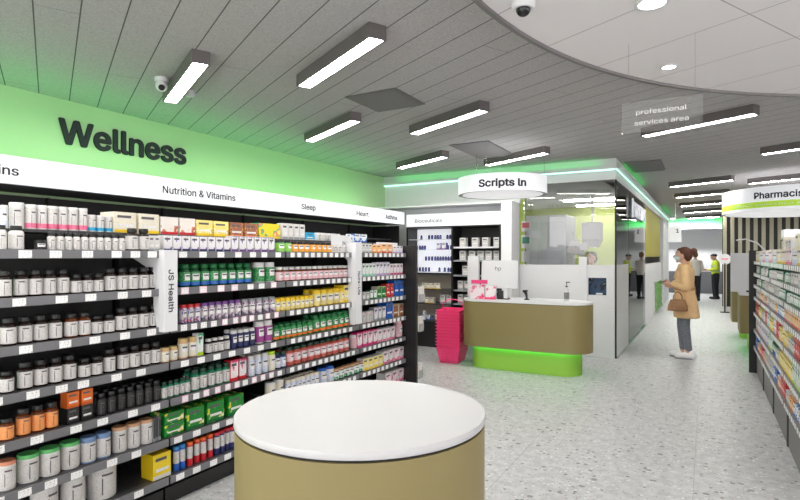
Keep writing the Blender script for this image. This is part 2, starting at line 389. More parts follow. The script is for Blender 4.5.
spots = [(-3.69, 2.95, 'linear ceiling lamp nearest above the Wellness lettering'),
 (-2.35, 3.2, 'linear ceiling lamp nearest the camera in the second row from the green wall'),
 (-3.66, 4.88, 'linear ceiling lamp above the green wall, middle one of its row'),
 (-2.37, 5.16, 'linear ceiling lamp between the two ceiling diffusers'),
 (-3.71, 7.18, 'linear ceiling lamp above the green wall, farthest one of its row'),
 (-2.4, 7.6, 'linear ceiling lamp just above the round Scripts In sign'),
 (-.1, 6.59, 'linear ceiling lamp just behind the clear services sign'),
 (1.2, 8.6, 'linear ceiling lamp cut by the right edge above the pharmacist sign'),
 (-.1, 11.9, 'first linear ceiling lamp in the run down the far aisle'),
 (-.1, 14.2, 'second linear ceiling lamp in the run down the far aisle'),
 (-.1, 16.8, 'third linear ceiling lamp in the run down the far aisle'),
 (-.1, 19.5, 'fourth linear ceiling lamp in the run down the far aisle'),
 (-.1, 22.4, 'fifth linear ceiling lamp in the run down the far aisle'),
 (1.25, 12.1, 'linear ceiling lamp directly above the round pharmacist sign'),
 (1.3, 14.4, 'linear ceiling lamp right above the far slatted wall approach'),
 (1.3, 17.0, 'linear ceiling lamp nearest the slatted wall on the right'),
 (-3.7, .7, None), (-2.35, 1.0, None), (-3.7,-1.2,None),(-2.35,-1.2,None),(3.9, 8.0, None), (4.0, 11.5, None), (4.0, 15, None)]
hid = ['behind the camera, nearest the green wall', 'overhead, just left of the camera', 'behind the camera by the green wall, towards the shopfront', 'behind the camera in the second row, towards the shopfront',
       'over the right side of the shop, first', 'over the right side of the shop, middle', 'over the right side of the shop, beyond the slatted wall approach']
for x, y, l in spots:
    lamp(x, y, l or 'linear ceiling lamp ' + hid.pop(0))
# lamps inside the office
for i, (x, y) in enumerate([(-2.0, 11.6), (-2.0, 12.9), (-3.9, 11.0)]):
    q = MB(); q.box(-.6, .6, -.045, .045, -.03, -.001); t = tag(q.obj('office_ceiling_lamp', mat('office lamp', (255, 255, 255), .4, emit=38), None, (x, y, 2.74)), 'white slim ceiling lamp in the glazed office, %s' % ('nearest the front glass', 'nearest the olive wall', 'above the white cabinet')[i], 'ceiling light', 'slim lamps in the office ceiling')
# downlights and devices in the round ceiling
def downlight(x, y, r, label, z=2.95, e=14):
    t = thing('downlight', label, 'downlight', (x, y, z), group='recessed downlights in the white round ceiling' if z < 3 else 'lights added to brighten the far wall')
    q = MB(); q.lathe([(r, -.001), (r * 1.25, -.002), (r * 1.25, -.012), (r, -.012), (r, -.001)], 24, cap0=False, cap1=False); q.obj('trim_ring', white, t)
    q = MB(); q.lathe([(r, -.008), (r, -.002)], 24); q.obj('lens', mat('downlight lens %d' % e, (255, 255, 255), .4, emit=e), t)

for i, x in enumerate((-2.0, -1.2, -.5, .15)):  # extra lamps, added only to brighten the far wall
    downlight(x, 24.0, .12, 'round light added to brighten the far wall, %s from the left' % ('first', 'second', 'third', 'fourth')[i], H, 240)
downlight(-.255, 3.228, .07, 'round downlight at the top edge of the white round ceiling')
downlight(-.234, 4.376, .045, 'small round downlight above the clear services sign')
t = thing('dome_camera', 'white dome camera on the round white ceiling beside the curved edge', 'camera', (-.86, 2.87, 2.95))
q = MB(); q.lathe([(.062, 0), (.064, -.03), (.05, -.045)], 24); q.obj('housing', white, t)
q = MB(); q.ball((0, 0, -.045), .04, 16, 10); q.obj('dome', mat('smoked dome', (30, 30, 34), .1), t)
t = thing('turret_camera', 'white turret security camera beside the nearest lamp above the green wall', 'camera', (-3.94, 2.93, H))
q = MB(); q.lathe([(.055, 0), (.055, -.03), (.045, -.035)], 20); q.obj('base', white, t)
q = MB(); q.ball((0, 0, -.065), .048, 18, 12); q.obj('body', white, t)
q = MB(); q.lathe([(.026, 0), (.02, .012)], 16); o = q.obj('lens', black, t, (.028, -.02, -.088)); o.rotation_euler = (0, math.radians(125), math.radians(-40))
t = tag(MB().obj('smoke_detector', white), '', ''); bpy.data.objects.remove(t)
q = MB(); q.lathe([(.05, 0), (.052, -.022), (.038, -.045), (.02, -.05)], 24)
tag(q.obj('smoke_detector', white, None, (-4.04, 3.29, H)), 'small white smoke detector on the other side of the nearest ceiling lamp', 'smoke detector')
# air diffusers
def diffuser(x, y, w, l, label, m, dark):
    t = thing('air_diffuser', label, 'air vent', (x, y, H), group='square grey air vents in the ceiling')
    q = MB(); q.box(-w / 2, w / 2, -l / 2, -l / 2 + .03, -.012, 0); q.box(-w / 2, w / 2, l / 2 - .03, l / 2, -.012, 0)
    q.box(-w / 2, -w / 2 + .03, -l / 2 + .03, l / 2 - .03, -.012, 0); q.box(w / 2 - .03, w / 2, -l / 2 + .03, l / 2 - .03, -.012, 0); q.obj('frame', m, t)
    q = MB()
    k = 9; g = (l - .06) / k
    for i in range(k):
        y0 = -l / 2 + .03 + i * g; d = g * .75
        b = len(q.v); q.v += [(-w / 2 + .03, y0, -.002), (w / 2 - .03, y0, -.002), (w / 2 - .03, y0 + d, -.03), (-w / 2 + .03, y0 + d, -.03)]
        q.f.append((b, b + 1, b + 2, b + 3)); q.m.append(0); q.sm.append(False)
    q.obj('louvre', dark, t)
    q = MB(); q.box(-w / 2 + .03, w / 2 - .03, -l / 2 + .03, l / 2 - .03, -.004, -.001); q.obj('backing', black, t)
vg = mat('vent grey', (112, 110, 110), .6); vd = mat('vent louvre', (118, 116, 116), .5)
diffuser(-2.64, 4.39, .54, .57, 'square louvred air vent between the nearest ceiling lamps', vg, vd)
diffuser(-2.7, 7.12, .55, 1.1, 'dark grey air vent above the round Scripts In sign', vg, vd)
diffuser(-.86, 9.7, .52, 1.1, 'dark air vent beside the corner of the office bulkhead', vg, vd)

# clear hanging sign
t = thing('hanging_acrylic_sign', 'clear acrylic sign with white words hung from the round white ceiling', 'sign', (-.2485, 3.8, 2.37))
q = MB(); q.box(-.2315, .2315, -.003, .003, 0, .195); q.obj('panel', acry, t)
q = MB(); q.tube([(-.19, 0, .18), (-.19, 0, .579)], .0012, 6); q.obj('cable', chrome, t)
q = MB(); q.tube([(.19, 0, .18), (.19, 0, .579)], .0012, 6); q.obj('cable', chrome, t)
wl = mat('white vinyl letters', (250, 250, 250), .5)
put_text('lettering', 'professional', .058, (.0, -.004, .113), 0, wl, t, width=.29, depth=.0005, bold=.0)
put_text('lettering', 'services area', .058, (.0, -.004, .045), 0, wl, t, width=.31, depth=.0005, bold=.0)

# ------------------------------------------------------------------ round hanging signs
def round_sign(name, label, x, y, z0, R, h, body, size, width, ang, band=False):
    t = thing(name, label, 'sign', (x, y, z0))
    q = MB(); n = 96
    q.lathe([(R, 0), (R, h)], n, cap0=False, cap1=False)
    q.lathe([(R - .02, h), (R - .02, 0)], n, cap0=False, cap1=False)
    q.lathe([(R - .02, h), (R, h)], n, cap0=False, cap1=False)
    q.obj('rim', backlit, t)
    q = MB(); q.lathe([(R - .055, .002), (R, 0)], n, cap0=False, cap1=False); q.obj('lower_edge', mat('sign grey edge', (176, 174, 176), .5), t)
    q = MB(); q.lathe([(R - .055, .003), (R - .055, .012)], n); q.obj('lower_disc', mat('sign underside', (245, 245, 247), .4, emit=.45), t)
    a = ang
    me = text_mesh(body, size, bold=.005, width=width, bend=R + .002, depth=.002); me.materials.clear(); me.materials.append(blk)
    link('lettering', me, t, (0, 0, h * .5 - size * .33 + (h * .17 if band else 0)), a)
    if not band:
        link('lettering', me, t, (0, 0, h * .5 - size * .33), math.radians(167))
    if band:
        q = MB(); q.lathe([(R + .003, .0 + h * .12), (R + .003, h * .37)], n, cap0=False, cap1=False); q.obj('lime_band', mat('lime band', (176, 214, 60), .4, emit=.35), t)
        me = text_mesh('Script collection & advice', .075, width=1.5, bend=R + .006, depth=.001); me.materials.clear(); me.materials.append(wl)
        link('lettering', me, t, (0, 0, h * .2), a)
    for k in range(3):
        b = 2 * PI * k / 3 + .5
        q = MB(); q.tube([((R - .02) * math.cos(b), (R - .02) * math.sin(b), h), ((R - .02) * math.cos(b), (R - .02) * math.sin(b), H - z0)], .002, 6); q.obj('cable', chrome, t)
round_sign('round_hanging_sign', 'round white hanging sign reading Scripts In above the olive counter', -2.39, 7.01, 2.39, .585, .22, 'Scripts In', .172, .60, math.radians(19))
round_sign('round_hanging_sign', 'large round white hanging sign with a lime band starting Pharmacist', 1.49, 12.25, 2.36, 1.22, .41, 'Pharmacist', .205, .77, math.radians(-20), True)

# ------------------------------------------------------------------ left wall: header lightbox, lettering, wall bays
t = thing('header_lightbox', 'long white lightbox header naming the health sections under the green wall', 'sign', (-4.63, 0, 2.125))
q = MB(); q.box(-.05, 0, .3, 8.33, 0, .215); q.obj('face', backlit, t)
q = MB(); q.box(-.64, -.05, .3, 8.33, .0, .03); q.obj('soffit', darkgrey, t)
q = MB(); q.box(-.64, -.05, .3, 8.33, .03, .16); q.obj('shelf_top', white, t)
for y0, y1, s in [(1.74, 2.18, 'Vitamins'), (3.455, 4.39, 'Nutrition & Vitamins'), (5.54, 5.83, 'Sleep'), (6.83, 7.16, 'Heart'), (7.68, 8.06, 'Asthma')]:
    put_text('lettering', s, .135, (.003, (y0 + y1) / 2, .065), PI / 2, blk, t, width=(y1 - y0), depth=.001, bold=.0015)
q = MB(); q.box(-4.95, -4.88, .5, 7.9, 2.288, 2.298)
tag(q.obj('led_strip', ledgreen), 'green LED strip washing the wall behind the header lightbox', 'light strip')
put_text('wall_lettering', 'Wellness', .44, (X0 + .014, 3.53, 2.635), PI / 2, blk, width=1.40, depth=.01, bold=.010)
tag(bpy.data.objects['wall_lettering'], 'large black word Wellness fixed on the pale green wall', 'lettering')
# wall bays behind the low run
def bay_units():
    t = thing('wall_shelving', 'tall black wall shelving under the long white lightbox header', 'shelving', (-4.72, 0, 0))
    q = MB(); q.box(-.56, -.54, .3, 8.3, 0, 2.10); q.obj('back_panel', mat('black back panel', (40, 39, 41), .5), t)
    for y in [.3, 1.5, 2.7, 3.9, 5.1, 6.3, 7.5, 8.28]:
        q = MB(); q.box(-.54, .0 if y > 8 else -.5, y, y + .02, 0, 2.10); q.obj('upright', black, t)
    for z in [.1, .6, 1.1, 1.5, 1.85]:
        q = MB(); q.box(-.54, -.15, .3, 8.28, z, z + .02); q.obj('shelf', darkgrey, t)
bay_units()

# ------------------------------------------------------------------ low shelving run on the left
SH = [1.60, 1.365, 1.13, .90, .67, .425, .185]        # top surface of each shelf, from the top down
XF = -2.92
ticket = label_mat('price ticket', (246, 246, 246), (60, 60, 60), 160, .5)
ticketp = mat('pink edged ticket', (245, 205, 222), .5)
bays = [(.2, 1.16), (1.18, 2.22), (2.235, 3.29), (3.31, 4.35), (4.37, 5.28)]
names = ['low black shelving bay closest to the camera on the left', 'low black shelving bay of dark bottles beside the JS Health fin',
         'low shelving bay just past the JS Health fin', 'low shelving bay in front of the tall white fin', 'low shelving bay at the far end with the black end panel']
rnd = random.Random(3)
for bi, (a, b) in enumerate(bays):
    if bi == 0: continue
    t = thing('shelving_bay', names[bi], 'shelving', (XF, a, 0), group='bays of the low shelving run')
    L = b - a
    q = MB(); q.box(-.60, -.575, 0, L, 0, 1.68); q.obj('back_panel', black, t)
    q = MB(); q.box(-.57, -.05, 0, L, 0, .10); q.obj('kick_plate', black, t)
    q = MB(); q.box(-.60, -.52, 0, .014, 0, 1.70); q.obj('upright', black, t)
    for si, z in enumerate(SH):
        q = MB(); q.box(-.575, -.005, .003, L - .003, z - .02, z); s = q.obj('shelf', darkgrey, t)
        q = MB(); q.box(-.004, .004, 0, L, z - .042, z + .003); q.obj('price_rail', railgrey, s)
        if bi == 0: continue
        dense = bi == 4 or bi == 3 or (bi == 2 and si in (2, 4))
        yy = .05 + rnd.random() * .06
        first = None
        while yy < L - .06:
            pink = (bi in (2,) and si in (1, 2, 4) and rnd.random() < .6)
            q = MB(); w = .03 if not dense else .024
            if pink: q.box(.004, .0055, -w, w, -.02, .024, 1, 1); q.box(.0055, .0065, -w + .006, w - .006, -.014, .016, 0, 0)
            else: q.box(.004, .0062, -w, w, -.019, .019, 0, 0)
            o = q.obj('price_ticket', [ticket, ticketp], s, (0, yy, z - .021))
            yy += (.078 if dense else .11) + rnd.random() * (.02 if dense else .09 if bi == 1 else .05)
    q = MB(); q.box(-.60, -.24, 0, L, 1.70, 1.715); q.obj('top_ledge', darkgrey, t)
# end panel
t = thing('shelving_gable', 'black gable closing the far end of the low shelving run', 'shelf end', (-2.8, 5.30, 0))
q = MB(); q.box(-.74, 0, 0, .045, 0, 1.685); q.obj('board', black, t, bevel=.004)
ac = glass_mat('pocket acrylic', ior=1.45, haze=.35)
for z, w in [(.20, .05), (.72, .07), (1.05, .1)]:
    q = MB(); q.box(-.16, .02, .047, .047 + w + .04, z, z + .004); q.box(-.16, .02, .047 + w + .036, .047 + w + .04, z, z + .12); q.box(.017, .02, .047, .047 + w + .04, z, z + .09)
    o = q.obj('leaflet_pocket', ac, t)
    q = MB(); q.box(-.15, .012, .05, .047 + w + .03, z + .006, z + .17); q.obj('leaflet_stack', label_mat('leaflets', (226, 220, 214), (150, 120, 110), 120), o)
# white brand fins
def fin(y, z0, z1, txt, label, width, bx):
    t = thing('brand_fin', label, 'sign', (-2.865, y, z0))
    h = z1 - z0
    q = MB(); q.box(-.006, 0, 0, .095, 0, h); q.obj('face', white, t, bevel=.002)
    # shaped side plate
    prof = [(-.006, 0), (-.006, h), (-bx, h), (-bx * .9, h - .05), (-bx * .55, h - .10), (-bx * .3, h - .17), (-bx * .25, h * .5), (-bx * .3, h * .5 - .02), (-bx * .3, h * .3), (-bx * .2, 0)]
    q = MB()
    q.quadgrid([[(x, 0, z) for x, z in prof], [(x, .008, z) for x, z in prof]], True, 0, False)
    q.ngon([(x, 0, z) for x, z in prof]); q.ngon([(x, .008, z) for x, z in prof][::-1])
    q.obj('side_plate', white, t)
    me = text_mesh(txt, .07, depth=.0006, width=width, bold=.0006); me.materials.clear(); me.materials.append(blk)
    o = link('lettering', me, t, (.0008, .03, h * .5)); o.rotation_euler = (0, PI / 2, PI / 2)
    o.rotation_euler = Matrix(((0, -1, 0), (0, 0, 1), (-1, 0, 0))).to_euler() if False else (0, 0, 0)
    # reads downwards, facing the aisle
    M = Matrix(((0, -1, 0), (0, 0, 1), (-1, 0, 0)))   # x->-z, y->-x, z->+y
    o.rotation_euler = M.to_euler()
fin(2.15, 1.105, 1.607, 'JS Health', 'white fin reading JS Health standing out from the low shelving', .26, .34)
fin(4.22, .925, 1.70, 'Nutra-Life', 'tall white fin with vertical wording further along the low shelving', .22, .34)
# small shelf-top cards
t = thing('shelf_top_card', 'white card with grey wording on the far end of the top ledge', 'sign', (-2.99, 5.0, 1.63))
q = MB(); q.box(-.004, 0, -.22, .22, .0, .085); q.obj('card', white, t); put_text('lettering', 'Immune', .06, (.001, 0, .022), PI / 2, blk, t, depth=.0005)
t = thing('shelf_top_card', 'white card starting Di on the top ledge before the tall fin', 'sign', (-2.99, 4.16, 1.655))
q = MB(); q.box(-.004, 0, -.16, .16, 0, .11); q.obj('card', white, t); put_text('lettering', 'Diet', .06, (.001, .05, .022), PI / 2, blk, t, depth=.0005)

# ------------------------------------------------------------------ merchandise
paper = label_mat('white label', (216, 213, 211), (120, 118, 118), 300, .52)
amberg = mat('amber glass', (96, 44, 14), .15); dkglass = mat('dark amber glass', (34, 22, 18), .15)
blackpl = mat('black plastic', (26, 26, 28), .35)
def C(n, rgb, r=.4): return mat(n, rgb, r)
cw = C('white plastic', (222, 221, 220)); cg = C('green cap', (14, 104, 52)); gdark = C('green glass', (16, 78, 40), .25); gl = label_mat('green label', (24, 140, 66), (225, 235, 225), 180, .5)
corl = label_mat('light orange label', (240, 158, 92), (190, 90, 40), 180, .5)
cor = label_mat('orange label', (236, 112, 30), (250, 220, 190), 180, .45); cy = C('yellow', (244, 206, 34)); cpk = C('pink', (236, 112, 150)); cmg = C('magenta', (206, 44, 120))
ccy = C('cyan', (30, 168, 214)); cnv = C('navy', (32, 40, 92)); cbl = C('blue', (34, 96, 190)); crd = C('red', (206, 34, 44)); cpu = C('purple', (112, 66, 140))
clb = C('light blue plastic', (120, 152, 196)); cpe = C('peach lid', (226, 146, 112)); cpe2 = C('tan lid', (214, 164, 124)); clg = C('spring green lid', (98, 196, 112)); cbe = C('gold lid', (206, 178, 118))
cteal = C('teal green', (20, 122, 88)); clilac = C('lilac', (190, 160, 204)); cgy = C('grey', (150, 154, 158)); clime = C('lime cap', (180, 214, 40)); cbr = C('brown', (150, 92, 54)); cml = C('mint', (150, 214, 190))
pkl = label_mat('pink label', (238, 196, 202), (170, 60, 90), 160, .5); rdl = label_mat('brick label', (190, 78, 60), (240, 210, 200), 160, .5)
bll = label_mat('blue label', (220, 226, 240), (60, 90, 170), 160, .55); crl = label_mat('cream carton', (232, 226, 208), (150, 120, 90), 120, .45)
wmul = blotch_mat('multicolour carton', [(234, 230, 234), (150, 140, 190), (60, 60, 150), (206, 120, 150)], 30)
wvio = blotch_mat('violet carton', [(232, 230, 234), (170, 160, 190), (86, 70, 150), (210, 200, 120)], 30)
photo = blotch_mat('photo carton', [(236, 228, 222), (206, 140, 110), (170, 70, 50), (226, 190, 160)], 14)
yel = blotch_mat('yellow carton', [(240, 222, 130), (248, 236, 180), (226, 180, 60), (240, 240, 230)], 16)
brn = blotch_mat('brown carton', [(150, 96, 74), (206, 150, 90), (120, 60, 60), (220, 160, 60)], 26)
gry = blotch_mat('green yellow carton', [(236, 214, 50), (60, 186, 140), (240, 130, 110), (240, 236, 90)], 13)
grb = blotch_mat('green carton art', [(20, 132, 44), (40, 160, 60), (240, 214, 60), (230, 240, 220)], 22)
blw = blotch_mat('blue carton art', [(232, 238, 244), (60, 130, 210), (30, 90, 190), (150, 190, 230)], 22)
pkw = blotch_mat('pink carton art', [(238, 226, 230), (226, 130, 160), (206, 40, 100), (240, 240, 240)], 24)
mgw = blotch_mat('magenta carton art', [(236, 222, 232), (214, 90, 160), (196, 40, 130), (240, 240, 240)], 24)
grw = blotch_mat('mint carton art', [(230, 238, 234), (150, 200, 180), (60, 160, 110), (240, 240, 240)], 24)
lil = blotch_mat('lilac carton art', [(234, 230, 238), (190, 170, 210), (130, 110, 170), (240, 240, 240)], 24)
orw = blotch_mat('orange carton art', [(244, 190, 120), (236, 130, 50), (244, 230, 210), (200, 90, 40)], 24)
mixp = blotch_mat('mixed label', [(206, 196, 200), (150, 130, 160), (90, 90, 110), (220, 150, 170)], 36)
mixr = blotch_mat('red blue label', [(214, 200, 204), (70, 110, 190), (200, 60, 90), (240, 240, 240)], 36)

# kind: (form, noun, description, height, slots...)
K = {
 'dark': ('B', 'vitamin_bottle', 'dark bottle with white label', .135, dkglass, blackpl, paper),
 'darks': ('B', 'vitamin_bottle', 'short dark bottle with white label', .105, dkglass, blackpl, paper),
 'wide': ('B', 'vitamin_bottle', 'wide white-labelled bottle', .12, paper, blackpl, paper),
 'small': ('B', 'vitamin_bottle', 'small white-labelled bottle', .092, paper, blackpl, paper),
 'ambercap': ('B', 'vitamin_bottle', 'amber-shouldered bottle with white label', .13, amberg, blackpl, paper),
 'amber': ('B', 'vitamin_bottle', 'amber bottle with orange label', .135, amberg, blackpl, corl),
 'ambers': ('B', 'vitamin_bottle', 'short amber bottle with orange label', .105, amberg, blackpl, corl),
 'black': ('B', 'vitamin_bottle', 'all-black bottle', .125, blackpl, blackpl, label_mat('black label', (40, 38, 38), (150, 150, 150), 160, .45)),
 'green': ('B', 'vitamin_bottle', 'green bottle', .15, gdark, cg, gl, cbl),
 'whitegreen': ('J', 'vitamin_bottle', 'white bottle with green label', .155, cw, cw, gl),
 'pinkwhite': ('B', 'vitamin_bottle', 'slim white-capped bottle with pink label', .115, amberg, cw, pkl, pkl),
 'redlid': ('J', 'supplement_jar', 'red-lidded jar', .12, mixr, crd, mixr),
 'violetlid': ('J', 'supplement_jar', 'violet-lidded jar', .12, mixp, cpu, mixp),
 'mixlid': ('J', 'supplement_jar', 'grey-lidded jar', .12, mixp, cgy, mixp),
 'yellows': ('J', 'supplement_jar', 'yellow jar', .10, cy, cy, label_mat('yellow jar label', (240, 224, 150), (120, 90, 40), 160, .5)),
 'yellowt': ('J', 'supplement_jar', 'tall yellow jar', .14, cy, cy, label_mat('yellow jar label', (240, 224, 150), (120, 90, 40), 160, .5)),
 'beiges': ('J', 'supplement_jar', 'small gold-lidded jar', .09, cpe2, cbe, crl),
 'beige': ('J', 'supplement_jar', 'gold-lidded jar', .13, cpe2, cbe, crl),
 'blackwhite': ('B', 'vitamin_bottle', 'black bottle with white cap', .10, dkglass, cw, paper),
 'navy': ('J', 'vitamin_bottle', 'navy bottle with white cap', .13, cnv, cw, cnv),
 'bigwhite': ('J', 'vitamin_bottle', 'large white bottle with purple band', .17, cw, cw, C('plum', (156, 60, 140))),
 'greenors': ('B', 'vitamin_bottle', 'small green and orange bottle', .12, gl, cg, gl, cor),
 'greenor': ('B', 'vitamin_bottle', 'large green and orange bottle', .15, gl, cg, gl, cor),
 'smallpink': ('J', 'supplement_jar', 'small white and pink jar', .11, pkl, cw, paper),
 'tealgs': ('B', 'vitamin_bottle', 'small teal green bottle', .105, cteal, C('dark green cap', (16, 56, 40)), paper),
 'tealg': ('B', 'vitamin_bottle', 'teal green bottle', .14, cteal, C('dark green cap', (16, 56, 40)), paper),
 'bluew': ('J', 'vitamin_bottle', 'white-capped bottle with blue label', .15, bll, cw, bll),
 'lime': ('J', 'vitamin_bottle', 'lime-capped bottle', .15, crl, clime, crl),
 'bluered': ('B', 'vitamin_bottle', 'dark blue bottle', .13, cnv, C('dark green cap', (16, 56, 40)), bll),
 'pinkred': ('B', 'vitamin_bottle', 'green-capped bottle with brick label', .15, rdl, C('dark green cap', (16, 56, 40)), pkl, rdl),
 'jarpink': ('J', 'supplement_jar', 'white jar with pink label', .13, cw, cw, pkl),
 'pinkbottle': ('B', 'lotion_bottle', 'pink lotion bottle', .18, pkl, pkl, pkl),
 'jarblack': ('J', 'supplement_jar', 'low black jar', .05, blackpl, blackpl, blackpl),
 'jargreen': ('J', 'supplement_jar', 'green-labelled jar with black lid', .095, gl, blackpl, label_mat('leaf label', (130, 200, 60), (250, 250, 250), 160, .5)),
 'jarorange': ('J', 'supplement_jar', 'orange-labelled jar with black lid', .09, dkglass, blackpl, label_mat('amber label', (240, 170, 60), (120, 60, 20), 160, .4)),
 'jarwhite': ('J', 'supplement_jar', 'small white jar', .075, cw, cw, paper),
 'tubblue': ('T', 'powder_tub', 'white and blue powder tub', .12, cw, cw, bll),
 'tubbig': ('T', 'powder_tub', 'white powder tub with no colour band', .14, cw, cw, paper),
 'tubpink': ('T', 'powder_tub', 'white powder tub with pink base', .135, paper, cw, paper, cpk),
 'tubcyan': ('T', 'powder_tub', 'short white tub with blue base', .10, paper, cw, paper, ccy),
 'tubpeach': ('T', 'powder_tub', 'white tub with peach lid', .14, cw, cpe, paper),
 'tubgreen': ('T', 'powder_tub', 'white tub with green lid', .14, cw, clg, paper),
 'tubblue2': ('T', 'powder_tub', 'white tub with light blue lid', .14, clb, clb, paper),
 'tubpeach2': ('T', 'powder_tub', 'slim white tub with tan lid', .145, cw, cpe2, paper),
 'tubxl': ('T', 'powder_tub', 'extra large white tub', .205, cw, cw, paper),
 'tubcream': ('T', 'powder_tub', 'cream tub', .15, crl, cw, crl),
 'whitecap': ('J', 'vitamin_bottle', 'blue-labelled bottle with cream cap', .13, bll, C('cream cap', (232, 224, 206)), bll),
 'bluecap': ('J', 'vitamin_bottle', 'blue-capped bottle', .14, cw, cbl, bll),
 'beigejar': ('J', 'supplement_jar', 'brown jar with tan lid', .10, dkglass, cpe2, grw),
 'tubeblue': ('U', 'tablet_tube', 'blue effervescent tablet tube', .155, cbl, C('sky cap', (60, 150, 220)), paper),
 'tubeorange': ('U', 'tablet_tube', 'red effervescent tablet tube', .155, crd, C('orange cap', (240, 110, 40)), paper),
 'tubenavy': ('U', 'tablet_tube', 'navy effervescent tablet tube', .155, cnv, crd, paper),
 'boxcream': ('X', 'carton', 'wide cream carton', .13, crl, crl, cy), 'boxphoto': ('X', 'carton', 'white carton with a brown picture', .12, photo, paper, crd),
 'boxyellow': ('X', 'carton', 'pale yellow carton', .115, yel, yel, cy), 'boxbrown': ('X', 'carton', 'brown patterned carton', .115, brn, brn, cor),
 'boxgreenyel': ('X', 'carton', 'green and yellow carton', .125, gry, gry, cy), 'boxwhite': ('X', 'carton', 'tall plain white carton', .14, cw, cw, cgy),
 'boxteal': ('X', 'carton', 'small teal carton', .07, ccy, ccy, cw), 'boxblue': ('X', 'carton', 'blue and white carton', .085, blw, blw, cbl),
 'boxwhites': ('X', 'carton', 'small white carton', .095, paper, cw, cgy), 'boxmulti': ('X', 'carton', 'white carton with a colourful foot', .10, wmul, cw, cnv),
 'boxviolet': ('X', 'carton', 'white carton with a violet foot', .115, wvio, cw, cpu), 'boxorange': ('X', 'carton', 'orange carton', .085, orw, orw, cor),
 'boxpeach': ('X', 'carton', 'peach carton', .10, orw, cw, crd), 'boxlilac': ('X', 'carton', 'lilac and white carton', .08, lil, lil, clilac),
 'boxmint': ('X', 'carton', 'mint green carton', .13, grw, cw, cml), 'boxlilact': ('X', 'carton', 'tall lilac carton', .14, lil, cw, clilac),
 'boxmagenta': ('X', 'carton', 'magenta and white carton', .12, mgw, cw, cmg), 'boxyellowt': ('X', 'carton', 'tall yellow carton', .165, label_mat('yellow jar label', (240, 224, 150), (120, 90, 40), 160, .5), cy, cy),
 'boxgrey': ('X', 'carton', 'small grey carton', .08, paper, cgy, cgy), 'boxgreenw': ('X', 'carton', 'small green carton', .09, grw, cteal, cg),
 'boxgreenc': ('X', 'carton', 'green and cream carton', .12, grb, crl, cg), 'boxred': ('X', 'carton', 'red carton', .14, blotch_mat('red art', [(206, 60, 60), (240, 220, 210), (190, 30, 40), (230, 150, 60)], 22), crd, crd),
 'boxbluet': ('X', 'carton', 'tall blue carton', .17, blotch_mat('deep blue art', [(36, 84, 170), (70, 130, 210), (30, 50, 120), (230, 230, 240)], 22), cbl, cbl),
 'boxgreenl': ('X', 'carton', 'white carton with green leaves', .15, grw, cw, clime), 'boxgreyt': ('X', 'carton', 'pale grey carton', .14, lil, cgy, cgy),
 'boxbrownt': ('X', 'carton', 'tall brown carton', .14, brn, crl, cbr), 'boxredw': ('X', 'carton', 'red and white round-print carton', .15, pkw, crd, crd),
 'boxpinkw': ('X', 'carton', 'pink-banded white carton', .15, pkw, cmg, cmg), 'boxpinkt': ('X', 'carton', 'white carton with pink print', .135, pkw, cw, cpk),
 'boxdark': ('X', 'carton', 'thin dark carton seen edge on', .14, darkgrey, cgy, cgy), 'boxgreenst': ('XX', 'carton', 'green cold relief carton', .075, grb, grb, cg),
 'boxgreenb': ('X', 'carton', 'large green cold relief carton', .14, grb, grb, cg), 'boxyelw': ('X', 'carton', 'white and yellow carton', .12, yel, cw, cy),
 'boxyelbig': ('X', 'carton', 'yellow display carton', .155, label_mat('yellow box', (236, 208, 40), (200, 150, 20), 60, .4), cy, cw),
 'orangebox': ('XX', 'carton', 'orange and black carton', .085, label_mat('orange card', (226, 112, 44), (250, 200, 160), 60, .3), C('orange side', (200, 90, 30)), C('orange side', (200, 90, 30))),
 'blackcard': ('X', 'carton', 'black carton', .085, label_mat('black label', (40, 38, 38), (150, 150, 150), 160, .45), blackpl, blackpl),
}
_cache = {}
pw = label_mat('white print patch', (238, 236, 236), (90, 90, 96), 300, .5); pd = mat('dark print', (92, 88, 94), .5)
def patch(q, r, a0, a1, z0, z1, mi):
    n = 6; q.quadgrid([[(r * math.cos(math.radians(a0 + (a1 - a0) * j / n)), r * math.sin(math.radians(a0 + (a1 - a0) * j / n)), z) for j in range(n + 1)] for z in (z0, z1)], False, mi)
def prints(q, kind, r, z0, z1):
    dark_label = kind in ('dark', 'darks', 'wide', 'small', 'ambercap', 'blackwhite', 'jarwhite', 'tubbig', 'tubpink', 'tubcyan', 'tubgreen', 'tubpeach', 'tubblue2', 'tubpeach2', 'tubxl', 'tealg', 'tealgs', 'smallpink', 'amber', 'ambers', 'black')
    h = z1 - z0
    if kind == 'serum': return
    if dark_label:
        patch(q, r, -26, 22, z0 + h * .80, z0 + h * .88, 3); patch(q, r, -26, -21, z0 + h * .1, z0 + h * .72, 3)
    else:
        patch(q, r, -42, 40, z0 + h * .38, z0 + h * .86, 2); patch(q, r * 1.004, -34, 30, z0 + h * .66, z0 + h * .78, 3)
